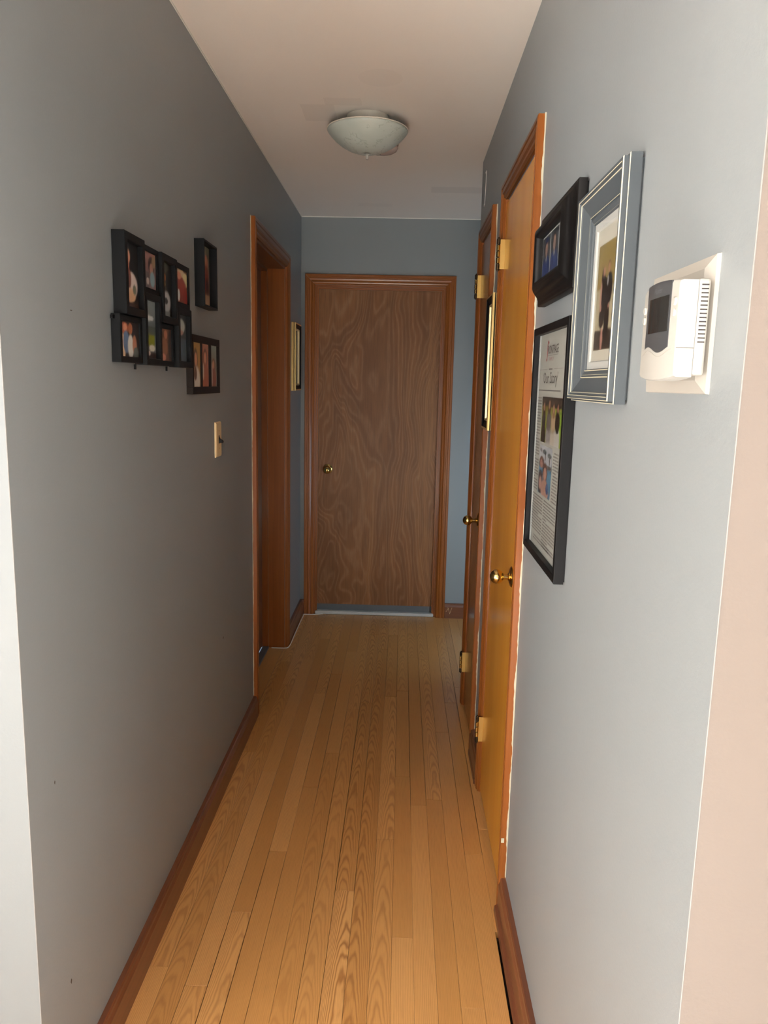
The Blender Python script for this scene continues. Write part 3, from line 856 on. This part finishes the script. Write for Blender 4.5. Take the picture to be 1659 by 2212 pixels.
cC = [DK, ('e', .25, .92, .5, .12, (70, 72, 60)), ('e', .28, .72, .22, .10, (180, 110, 50)), ('e', .30, .60, .16, .06, (190, 150, 80)), ('e', .52, .28, .36, .20, (165, 168, 170)), ('e', .5, .30, .16, .06, (50, 50, 55)), ('r', .1, 0, .8, .12, (120, 125, 125))]
cD = [('bg', (95, 60, 45)), ('e', .3, .88, .5, .16, (190, 170, 140)), ('e', .85, .72, .22, .22, (200, 195, 150)), ('e', .45, .42, .50, .38, (140, 52, 42)), ('e', .35, .80, .18, .12, (190, 130, 105)), ('e', .32, .22, .09, .18, (205, 215, 220)), ('e', .85, .2, .2, .25, (130, 36, 32))]
cE = [('bg', (38, 32, 32)), ('e', .22, .80, .20, .16, (150, 75, 50)), ('e', .24, .82, .10, .11, (200, 140, 110)), ('e', .10, .25, .14, .40, (215, 180, 145)), ('e', .28, .42, .16, .32, (90, 110, 140)), ('e', .52, .80, .12, .16, (150, 90, 60)), ('e', .52, .30, .16, .34, (190, 190, 185)), ('e', .74, .34, .12, .30, (165, 110, 85)), ('e', .80, .14, .14, .16, (90, 100, 95))]
cF = [('bg', (95, 105, 108)), ('grad', .55, 1.0, (120, 132, 136)), ('e', .45, .70, .40, .05, (205, 212, 215)), ('r', 0, .42, 1, .56, (70, 78, 74)), ('r', .2, .22, .9, .42, (125, 130, 30)), ('e', .3, .40, .18, .06, (95, 110, 50)), ('e', .68, .19, .24, .06, (215, 215, 205)), ('r', 0, 0, 1, .12, (60, 45, 42)), ('e', .3, .10, .25, .05, (200, 185, 175))]
cG = [('bg', (95, 62, 48)), ('e', .25, .78, .14, .14, (60, 35, 28)), ('e', .55, .82, .14, .14, (165, 110, 85)), ('e', .4, .42, .30, .30, (130, 88, 66)), ('e', .88, .5, .14, .5, (40, 42, 46)), ('e', .3, .12, .25, .12, (190, 125, 105)), ('n', .15, (150, 110, 80))]
cH = [('bg', (60, 66, 70)), ('e', .45, .75, .42, .16, (175, 182, 178)), ('e', .4, .62, .30, .06, (165, 130, 120)), ('r', 0, 0, 1, .5, (70, 86, 98)), ('e', .3, .25, .25, .22, (85, 100, 120)), ('r', 0, .5, 1, .53, (45, 45, 48))]
hi_, lo_ = 0.030, 0.021
cell(t, 1.692, 1.822, 1.626, 1.800, hi_, 0.017, cA)
cell(t, 1.824, 1.948, 1.688, 1.797, lo_, 0.013, cB, None, 0.004)
cell(t, 1.940 + 0.009, 2.078, 1.628, 1.796, hi_, 0.017, cC)
cell(t, 2.080, 2.226, 1.680, 1.796, lo_, 0.014, cD, None, 0.004)
cell(t, 1.672, 1.813, 1.522, 1.6245, lo_, 0.013, cE, None, 0.004)
cell(t, 1.815, 1.935, 1.520, 1.6865, hi_, 0.015, cF)
cell(t, 1.937, 2.062, 1.520, 1.6265, lo_, 0.013, cG, None, 0.004)
cell(t, 2.080, 2.208, 1.519, 1.6785, hi_, 0.017, cH)
mk('back_panel', fbox(LW, 1.70, 2.20, 1.53, 1.79, 0.0001, 0.0009), M_black, t)
for u in (1.795, 2.035):
    mk('hanging_tab', fbox(LW, u - 0.003, u + 0.003, 1.508, 1.5195, 0.006, 0.010), M_black, t)
mk('hanging_tab', fbox(LW, 1.660, 1.6715, 1.613, 1.6205, 0.004, 0.010), M_black, t)

t = thing('photo_frame', LW(2.44, 1.706, 0), 'small deep black shadow-box frame right of the collage', 'photo frame', 'black photo frames on the left wall')
u0, u1, v0, v1 = 2.358, 2.520, 1.706, 1.901
mk('frame', mitred(LW, u0, u1, v0, v1, [(0, 0.0002), (0, 0.0295), (0.001, 0.0305), (0.005, 0.0305), (0.006, 0.0295), (0.006, 0.0002)]), M_black_soft, t)
picture('photo', LW, u0 + 0.005, u1 - 0.005, v0 + 0.005, v1 - 0.005, 0.006, [('bg', (110, 100, 90)), ('grad', .75, 1, (120, 125, 115)), ('e', .72, .74, .16, .12, (190, 130, 105)), ('e', .70, .45, .20, .26, (125, 60, 52)), ('e', .8, .3, .12, .2, (60, 35, 40)), ('r', 0, 0, 1, .22, (175, 150, 125))], t)
mk('backing', fbox(LW, u0 + 0.005, u1 - 0.005, v0 + 0.005, v1 - 0.005, 0.0002, 0.005), M_black, t)

t = thing('photo_frame', LW(2.41, 1.444, 0), 'small dark brown frame with three upright prints below the shadow box', 'photo frame', 'black photo frames on the left wall')
u0, u1, v0, v1 = 2.248, 2.580, 1.444, 1.617
cols = [(2.262, 2.340), (2.360, 2.440), (2.468, 2.545)]
mk('frame_rail', fbox(LW, u0, u1, v0, v0 + 0.022, 0.0002, 0.020), M_brown_frame, t, bevel=0.001)
mk('frame_rail', fbox(LW, u0, u1, v1 - 0.022, v1, 0.0002, 0.020), M_brown_frame, t, bevel=0.001)
xs = [u0] + [q for c in cols for q in c] + [u1]
for a, b in zip(xs[0::2], xs[1::2]):
    mk('frame_stile', fbox(LW, a, b, v0 + 0.022, v1 - 0.022, 0.0002, 0.0195), M_brown_frame, t)
tri = [[('bg', (150, 118, 62)), ('e', .35, .62, .30, .26, (60, 32, 22)), ('e', .38, .62, .18, .16, (190, 140, 110)), ('e', .45, .15, .5, .32, (200, 195, 185)), ('e', .3, .3, .2, .16, (95, 60, 40))],
       [('bg', (165, 110, 90)), ('e', .5, .68, .32, .22, (85, 50, 40)), ('e', .5, .66, .20, .16, (195, 140, 115)), ('e', .5, .25, .45, .32, (150, 85, 62)), ('e', .2, .35, .1, .2, (200, 190, 175))],
       [('bg', (120, 125, 118)), ('grad', .7, 1, (135, 150, 145)), ('e', .5, .5, .36, .20, (110, 75, 50)), ('e', .45, .52, .18, .12, (190, 140, 110)), ('e', .5, .18, .42, .28, (130, 70, 58)), ('e', .2, .3, .12, .3, (175, 165, 155))]]
for (a, b), sh in zip(cols, tri):
    picture('photo', LW, a, b, v0 + 0.022, v1 - 0.022, 0.0172, sh, t)

# gold frame on the far left wall
def gold_frame(fr, u0, u1, v0, v1, d, label):
    t = thing('gold_frame', fr((u0 + u1) / 2, v0, 0), label, 'picture frame', 'narrow gold frames in the hallway')
    w_ = min(u1 - u0, v1 - v0)
    b = 0.040
    prof = [(0, 0.0002), (0, d * .45), (0.003, d * .55), (0.003, d * .60), (0.001, d * .68), (0.001, d * .9), (0.004, d), (0.009, d), (0.012, d * .85), (b * .75, d * .62), (b * .78, d * .74), (b * .95, d * .70), (b, d * .5), (b, 0.0002)]
    mids = [0, 0, 2, 2, 0, 0, 0, 2, 2, 1, 1, 1, 1, 2]
    mk('frame', mitred(fr, u0, u1, v0, v1, prof, mids), [M_gold, M_gold_pale, M_black], t)
    mk('picture_panel', fbox(fr, u0 + b - 0.001, u1 - b + 0.001, v0 + b - 0.001, v1 - b + 0.001, 0.0002, d * .3), M_black, t)
    picture('print', fr, u0 + b, u1 - b, v0 + b, v1 - b, d * .34, [('bg', (58, 48, 38)), ('e', .5, .5, .4, .35, (110, 95, 70)), ('e', .4, .6, .2, .15, (75, 60, 45))], t, 12, 16)
    mk('pane', fbox(fr, u0 + b, u1 - b, v0 + b, v1 - b, d * .38, d * .40), M_glass, t)
    return t
gold_frame(LW, 4.375, 4.610, 1.434, 1.814, 0.026, 'gold picture frame on the far left wall beside the end door')
gold_frame(RW, -2.915, -2.725, 1.330, 1.806, 0.030, 'narrow gold picture frame between the two cupboard doors')

# ------------------------------------------------------------------ right wall pictures
# blue-grey frame with a couple's portrait
u0, u1, v0, v1 = -1.425, -1.140, 1.466, 1.815
t = thing('picture_frame', RW((u0 + u1) / 2, v0, 0), 'blue-grey wooden frame with worn cream edges around a portrait of a couple', 'picture frame')
prof = [(0.006, 0.0002), (0.006, 0.004), (0, 0.004), (0, 0.0205), (0.0012, 0.0215), (0.004, 0.0215), (0.004, 0.0285), (0.0052, 0.030), (0.0095, 0.030), (0.0105, 0.0295), (0.0112, 0.0265), (0.0145, 0.0265), (0.0155, 0.0255), (0.017, 0.0235), (0.0395, 0.0135), (0.0405, 0.0160), (0.0415, 0.0160), (0.0420, 0.0140), (0.0445, 0.0140), (0.0452, 0.0150), (0.0465, 0.0140), (0.0515, 0.0115), (0.0530, 0.0128), (0.0545, 0.0110), (0.0545, 0.0002)]
mids = [0, 0, 0, 1, 0, 0, 1, 0, 1, 0, 0, 1, 0, 0, 1, 1, 0, 0, 1, 0, 0, 1, 0, 0, 0]
mk('frame', mitred(RW, u0, u1, v0, v1, prof, mids), [M_grey_frame, M_cream_line], t)
i = 0.0540
mk('mat', fbox(RW, u0 + i, u1 - i, v0 + i, v1 - i, 0.0002, 0.0058), M_mat, t)
mk('mat_bevel', mitred(RW, u0 + i, u1 - i, v0 + i, v1 - i, [(0, 0.0058), (0, 0.0088), (0.012, 0.0088), (0.014, 0.0058)]), M_white_mat, t)
cp_ = [('bg', (216, 205, 170)), ('r', 0, .58, 1, 1, (172, 148, 82)), ('r', 0, 0, 1, .19, (62, 52, 42)), ('n', .08, (120, 110, 90)),
       ('e', .40, .10, .06, .12, (205, 150, 135)), ('e', .62, .12, .05, .10, (30, 25, 25)),
       ('e', .60, .30, .13, .22, (32, 28, 30)), ('e', .64, .56, .17, .16, (34, 30, 33)), ('e', .60, .77, .07, .055, (120, 80, 60)), ('e', .60, .755, .06, .045, (205, 150, 125)), ('e', .56, .64, .035, .05, (200, 195, 195)),
       ('e', .33, .66, .10, .12, (60, 35, 28)), ('e', .36, .735, .06, .05, (205, 150, 128)), ('e', .40, .50, .15, .20, (30, 26, 28)), ('e', .34, .32, .14, .12, (32, 28, 30)), ('e', .24, .52, .05, .13, (210, 160, 140)), ('e', .27, .40, .05, .035, (212, 160, 145)), ('e', .66, .40, .03, .03, (205, 150, 130))]
picture('photo', RW, -1.343, -1.222, 1.551, 1.721, 0.0066, cp_, t, 44, 64)
mk('pane', fbox(RW, u0 + i, u1 - i, v0 + i, v1 - i, 0.0095, 0.0105), M_glass, t)

# black moulded frame with three graduation prints
u0, u1, v0, v1 = -1.850, -1.478, 1.672, 1.866
t = thing('picture_frame', RW((u0 + u1) / 2, v0, 0), 'glossy black scooped frame with three blue-gowned portraits behind the grey frame', 'picture frame')
curve = [(0.005, 0.0002), (0.005, 0.003), (0.0, 0.003), (0.0, 0.0185), (0.002, 0.0205), (0.006, 0.0208), (0.012, 0.0222), (0.018, 0.0260), (0.024, 0.0320), (0.030, 0.0375), (0.036, 0.0405), (0.041, 0.0415), (0.046, 0.0405), (0.049, 0.037), (0.050, 0.030), (0.050, 0.0002)]
mk('frame', mitred(RW, u0, u1, v0, v1, curve), M_black_gloss, t, smooth=50)
i = 0.0495
mk('mat', fbox(RW, u0 + i, u1 - i, v0 + i, v1 - i, 0.0002, 0.0225), M_white_mat, t)
ga, gb = u0 + i + 0.006, u1 - i - 0.006
gw = (gb - ga - 2 * 0.007) / 3
for k in range(3):
    a = ga + k * (gw + 0.007)
    picture('photo', RW, a, a + gw, v0 + i + 0.004, v1 - i - 0.004, 0.0232,
            [('bg', (88, 88, 92)), ('grad', .6, 1.1, (60, 62, 68)), ('e', .5, .05, .62, .50, (40, 62, 130)), ('e', .5, .70, .24, .24, (70, 48, 40)), ('e', .5, .68, .16, .18, (200, 165, 150)), ('e', .5, .42, .09, .09, (225, 225, 225)), ('e', .5, .36, .06, .08, (40, 62, 130))] + ([('e', .5, .90, .26, .07, (35, 50, 105))] if k == 0 else []), t, 24, 36)
mk('pane', fbox(RW, u0 + i, u1 - i, v0 + i, v1 - i, 0.026, 0.027), M_glass, t)

# framed newspaper page
u0, u1, v0, v1 = -1.862, -1.476, 1.104, 1.622
t = thing('picture_frame', RW((u0 + u1) / 2, v0, 0), 'thin black frame holding a printed newspaper page titled Our Story', 'picture frame')
mk('frame', mitred(RW, u0, u1, v0, v1, [(0.004, 0.0002), (0.004, 0.003), (0, 0.003), (0, 0.0215), (0.0008, 0.0225), (0.0155, 0.0225), (0.0165, 0.0215), (0.0165, 0.0002)]), M_black, t)
i = 0.016
mk('paper', fbox(RW, u0 + i, u1 - i, v0 + i, v1 - i, 0.0002, 0.0096), M_paper, t)
mk('page_edge', fbox(RW, u0 + i + 0.001, u0 + i + 0.014, v0 + i, v1 - i, 0.0097, 0.0108), M_white_mat, t)
WPR = 0.0099
def text(name, s, u, v, wid, hei, mat, parent, shear=0.0, bold=0.0):
    cu = bpy.data.curves.new(name, 'FONT')
    cu.body = s
    cu.size = 1.0
    cu.shear = shear
    cu.offset = bold
    cu.resolution_u = 2
    ob = bpy.data.objects.new(name, cu)
    COL.objects.link(ob)
    dg = bpy.context.evaluated_depsgraph_get()
    me = bpy.data.meshes.new_from_object(ob.evaluated_get(dg))
    bpy.data.objects.remove(ob)
    bpy.data.curves.remove(cu)
    bm = bmesh.new(); bm.from_mesh(me); bpy.data.meshes.remove(me)
    xs = [q.co.x for q in bm.verts]; ys = [q.co.y for q in bm.verts]
    x0, x1, y0, y1 = min(xs), max(xs), min(ys), max(ys)
    return bm, x0, x1, y0, y1
def put_text(name, s, fr, u, v, wid, hei, w, mat, parent, shear=0.0, bold=0.0):
    bm, x0, x1, y0, y1 = text(name, s, u, v, wid, hei, mat, parent, shear, bold)
    for q in bm.verts:
        q.co = fr(u + (q.co.x - x0) / (x1 - x0) * wid, v + (q.co.y - y0) / (y1 - y0) * hei, w)
    return mk(name, bm, mat, parent, recalc=True)
# masthead: tall red initial with a curl, then black capitals
F_ = [(-1.752, 1.546), (-1.749, 1.5445), (-1.7455, 1.549), (-1.744, 1.558), (-1.743, 1.572), (-1.738, 1.572), (-1.738, 1.5735), (-1.743, 1.5735), (-1.742, 1.581), (-1.738, 1.585), (-1.731, 1.583), (-1.7315, 1.587), (-1.738, 1.590), (-1.744, 1.588), (-1.747, 1.581), (-1.7475, 1.573), (-1.748, 1.558), (-1.750, 1.550), (-1.7545, 1.550)]
mk('masthead_initial', fpoly(RW, F_, WPR - 0.0002, WPR + 0.0002), M_ink_red, t)
put_text('masthead', 'RONTPAGE', RW, -1.7385, 1.560, 0.116, 0.0185, WPR, M_ink, t, bold=0.01)
mk('masthead_rule', fbox(RW, -1.739, -1.625, 1.5565, 1.5572, WPR - 0.0002, WPR), M_ink_grey, t)
put_text('masthead_line', 'FAMILY', RW, -1.722, 1.5455, 0.052, 0.0075, WPR, M_ink_pink, t)
for a, b in ((-1.832, -1.735), (-1.660, -1.562)):
    mk('rule', fbox(RW, a, b, 1.5268, 1.5275, WPR - 0.0002, WPR), M_ink_grey, t)
mk('dateline', fbox(RW, -1.718, -1.678, 1.5255, 1.5288, WPR - 0.0002, WPR), M_ink_grey, t)
# headline with thin serifs
put_text('headline', '\u2018Our Story\u2019', RW, -1.783, 1.4885, 0.170, 0.0325, WPR, M_ink, t)
mk('byline', fbox(RW, -1.833, -1.580, 1.4795, 1.4825, WPR - 0.0002, WPR), M_ink_grey, t)
# body text: words as short dashes in three columns
bm = bmesh.new()
rnd = random.Random(4)
def para(a, b, top, bottom, step=0.0068):
    v = top
    k = 0
    while v > bottom:
        u = a + (0.004 if k % 7 == 0 else 0)
        end = b if k % 7 != 6 else a + (b - a) * rnd.uniform(0.3, 0.9)
        while u < end - 0.003:
            l = min(rnd.uniform(0.004, 0.013), end - u)
            vs_ = [bm.verts.new(RW(p, q, WPR)) for p, q in ((u, v), (u + l, v), (u + l, v + 0.0033), (u, v + 0.0033))]
            bm.faces.new(vs_)
            u += l + 0.0022
        v -= step; k += 1
para(-1.838, -1.782, 1.462, 1.245)
para(-1.612, -1.556, 1.350, 1.245)
para(-1.838, -1.705, 1.238, 1.150)
para(-1.695, -1.556, 1.238, 1.132)
para(-1.800, -1.610, 1.142, 1.134)
tx = mk('text_lines', bm, M_ink_grey, t)
tx['kind'] = 'stuff'
def figure(x, top, skin, hair, upper, lower, w=0.10):
    """standing figure seen to the knees: lower clothes, upper clothes, long hair, face"""
    return [('e', x, 0.12, w * 1.15, 0.34, lower), ('e', x, 0.50, w, 0.24, upper), ('e', x, top - 0.14, w * 0.62, 0.17, hair), ('e', x, top - 0.10, w * 0.36, 0.095, skin)]
p1 = [('bg', (165, 172, 70)), ('r', -.1, .78, 1.1, 1.1, (62, 58, 54)), ('n', .10, (60, 60, 40)), ('r', -.1, .70, .5, .80, (150, 135, 60)), ('r', .90, -.1, 1.1, .74, (150, 190, 60))] + \
     figure(.13, .88, (205, 155, 130), (75, 48, 34), (60, 52, 52), (45, 40, 42)) + figure(.40, .94, (200, 150, 125), (42, 30, 28), (120, 112, 112), (178, 174, 172), .12) + figure(.62, .86, (205, 160, 135), (135, 98, 62), (215, 185, 150), (218, 206, 188), .10) + figure(.82, .88, (200, 140, 115), (34, 26, 26), (44, 36, 36), (225, 222, 216), .11)
picture('photo', RW, -1.770, -1.549, 1.366, 1.467, WPR + 0.0006, p1, t, 52, 40)
p2 = [('bg', (85, 150, 185)), ('grad', .55, .7, (215, 220, 228)), ('e', .42, .88, .16, .05, (110, 125, 128)), ('e', .50, .80, .04, .10, (90, 100, 100)), ('e', .82, .84, .16, .05, (105, 120, 120)), ('e', .84, .74, .04, .10, (85, 98, 95)), ('e', .12, .90, .10, .04, (150, 162, 165)), ('r', 0, .56, 1, .64, (120, 120, 115)), ('e', .22, .66, .20, .12, (110, 75, 62)), ('e', .20, .62, .12, .09, (205, 150, 135)), ('e', .16, .24, .20, .26, (60, 48, 52)), ('e', .18, .22, .10, .14, (210, 160, 145)), ('e', .52, .48, .19, .20, (100, 58, 45)), ('e', .53, .45, .13, .13, (212, 158, 140)), ('e', .55, .12, .32, .22, (205, 155, 138)), ('e', .75, .18, .10, .12, (70, 110, 160)), ('n', .08, (255, 255, 255))]
picture('photo', RW, -1.770, -1.624, 1.249, 1.359, WPR + 0.0006, p2, t, 44, 52)
mk('pane', fbox(RW, u0 + i, u1 - i, v0 + i, v1 - i, 0.0135, 0.0145), M_glass, t)

# ------------------------------------------------------------------ thermostat
t = thing('thermostat', RW(-0.93, 1.486, 0), 'white wall thermostat with dark screen and vent slots at the right', 'thermostat')
bm = bmesh.new()
a = [bm.verts.new(RW(u, v, 0.0001)) for u, v in ((-1.046, 1.485), (-0.841, 1.485), (-0.841, 1.632), (-1.046, 1.632))]
b = [bm.verts.new(RW(u, v, 0.0045)) for u, v in ((-1.045, 1.486), (-0.842, 1.486), (-0.842, 1.631), (-1.045, 1.631))]
c = [bm.verts.new(RW(u, v, 0.0105)) for u, v in ((-1.028, 1.500), (-0.858, 1.500), (-0.858, 1.618), (-1.028, 1.618))]
for p, q in ((a, b), (b, c)):
    for k in range(4): bm.faces.new((p[k], p[(k + 1) % 4], q[(k + 1) % 4], q[k]))
bm.faces.new(a); bm.faces.new(c)
mk('wall_plate', bm, M_plate_plastic, t)
mk('housing', fbox(RW, -0.947, -0.834, 1.505, 1.605, 0.0106, 0.0235), M_white_plastic, t, bevel=0.003, seg=2)
# front cover: gently bowed face
TU0, TU1 = -0.949, -0.834
def bow(u): 
    k = (2 * (u - TU0) / (TU1 - TU0) - 1)
    return 0.0435 + 0.0035 * (1 - k * k)
def edge(u, top):
    k = (2 * (u - TU0) / (TU1 - TU0) - 1)
    return (1.6035 + 0.004 * (1 - k * k)) if top else (1.503 - 0.004 * (1 - k * k))
bm = bmesh.new()
n = 16
rows = []
for q in range(n + 1):
    u = TU0 + (TU1 - TU0) * q / n
    e0, e1 = edge(u, False), edge(u, True)
    rows.append([bm.verts.new(RW(u, v, w)) for v, w in ((e0, 0.0236), (e0, bow(u) - 0.004), (e0 + 0.0012, bow(u) - 0.0012), (e0 + 0.004, bow(u)), (e1 - 0.004, bow(u)), (e1 - 0.0012, bow(u) - 0.0012), (e1, bow(u) - 0.004), (e1, 0.0236))])
for a, b in zip(rows, rows[1:]):
    for k in range(8): bm.faces.new((a[k], a[(k + 1) % 8], b[(k + 1) % 8], b[k]))
bm.faces.new(rows[0]); bm.faces.new(rows[-1])
cov = mk('front_cover', bm, M_white_plastic, t, smooth=35)
mk('seam', fbox(RW, -0.8339, -0.8336, 1.5330, 1.5337, 0.0238, 0.0425), M_ink_grey, t)
def bowed(name, poly_top, poly_bot, us, off, mat, parent):
    bm = bmesh.new()
    pr = None
    for u in us:
        q = [bm.verts.new(RW(u, poly_bot(u), bow(u) + off)), bm.verts.new(RW(u, poly_top(u), bow(u) + off)), bm.verts.new(RW(u, poly_top(u), bow(u) - 0.001)), bm.verts.new(RW(u, poly_bot(u), bow(u) - 0.001))]
        if pr:
            for k in range(4): bm.faces.new((pr[k], pr[(k + 1) % 4], q[(k + 1) % 4], q[k]))
        else: bm.faces.new(q)
        pr = q
    bm.faces.new(pr)
    return mk(name, bm, mat, parent)
pu0, pu1 = -0.928, -0.851
us = [pu0 + (pu1 - pu0) * k / 20 for k in range(21)]
wave = lambda u: 1.5335 + 0.0038 * math.sin((u - pu0) / (pu1 - pu0) * 2 * math.pi + 0.5)
pan = bowed('display_panel', lambda u: edge(u, True) - 0.0008, wave, us, 0.0006, M_dark_plastic, t)
su = [-0.917 + 0.062 * k / 8 for k in range(9)]
bowed('screen', lambda u: 1.590, lambda u: 1.552, su, 0.0010, M_screen, pan)
bm, x0, x1, y0, y1 = text('maker_mark', 'Hunter', 0, 0, 0, 0, None, None, 0.25)
for q in bm.verts:
    u = -0.902 + (q.co.x - x0) / (x1 - x0) * 0.026
    q.co = RW(u, 1.5945 + (q.co.y - y0) / (y1 - y0) * 0.006, bow(u) + 0.0009)
mk('maker_mark', bm, M_mark, pan)
bowed('cover_groove', lambda u: wave(u) - 0.0038, lambda u: wave(u) - 0.0046, [-0.938 + 0.094 * k / 20 for k in range(21)], 0.0002, M_plate_plastic, t)
for u, v in ((-0.841, 1.582), (-0.842, 1.5705), (-0.9395, 1.580), (-0.9395, 1.5685)):
    mk('button', lathe([(0.0045, 0.001), (0.0045, -0.0010), (0.0036, -0.0020), (0.0, -0.0022)], RW(u, v, bow(u)), 'X', 18), M_white_plastic, t, smooth=True)
for k in range(15):
    v = 1.5985 - 0.0042 * k
    mk('vent_slot', fbox(RW, -0.8342, -0.8338, v - 0.0007, v + 0.0007, 0.0130, 0.0205), M_slot, t)

# ------------------------------------------------------------------ small wire and cable
mk_w = mk('wall_wire', tube([RW(-3.455, 2.378, 0.002), RW(-3.405, 2.375, 0.002), RW(-3.408, 2.368, 0.0018), RW(-3.43, 2.26, 0.0018), RW(-3.432, 2.246, 0.002), RW(-3.452, 2.243, 0.002), RW(-3.455, 2.252, 0.002)], 0.0016, 8), M_cable)
tag(mk_w, 'thin white bent wire on the wall above the far cupboard door', 'wire')
pts = [(0.150, D - 0.010, 0.0035), (0.095, D - 0.028, 0.0035), (0.030, D - 0.032, 0.0035), (0.030, D - 0.060, 0.0035), (0.027, 4.45, 0.0035), (0.027, 4.24, 0.0035), (0.026, 4.16, 0.0035), (0.018, 4.115, 0.0035), (-0.005, 4.108, 0.0035), (-0.07, 4.108, 0.0035)]
# smooth the run
sm = []
for k in range(len(pts) - 1):
    p0, p1, p2, p3 = (Vector(pts[max(k - 1, 0)]), Vector(pts[k]), Vector(pts[k + 1]), Vector(pts[min(k + 2, len(pts) - 1)]))
    for q in range(6):
        s = q / 6
        sm.append(0.5 * ((2 * p1) + (p2 - p0) * s + (2 * p0 - 5 * p1 + 4 * p2 - p3) * s * s + (3 * p1 - p0 - 3 * p2 + p3) * s ** 3))
sm.append(Vector(pts[-1]))
cb = mk('cable', tube(sm, 0.0028, 8), M_cable, smooth=True)
tag(cb, 'thin white cable along the far left baseboard from the end door to the left doorway', 'cable')
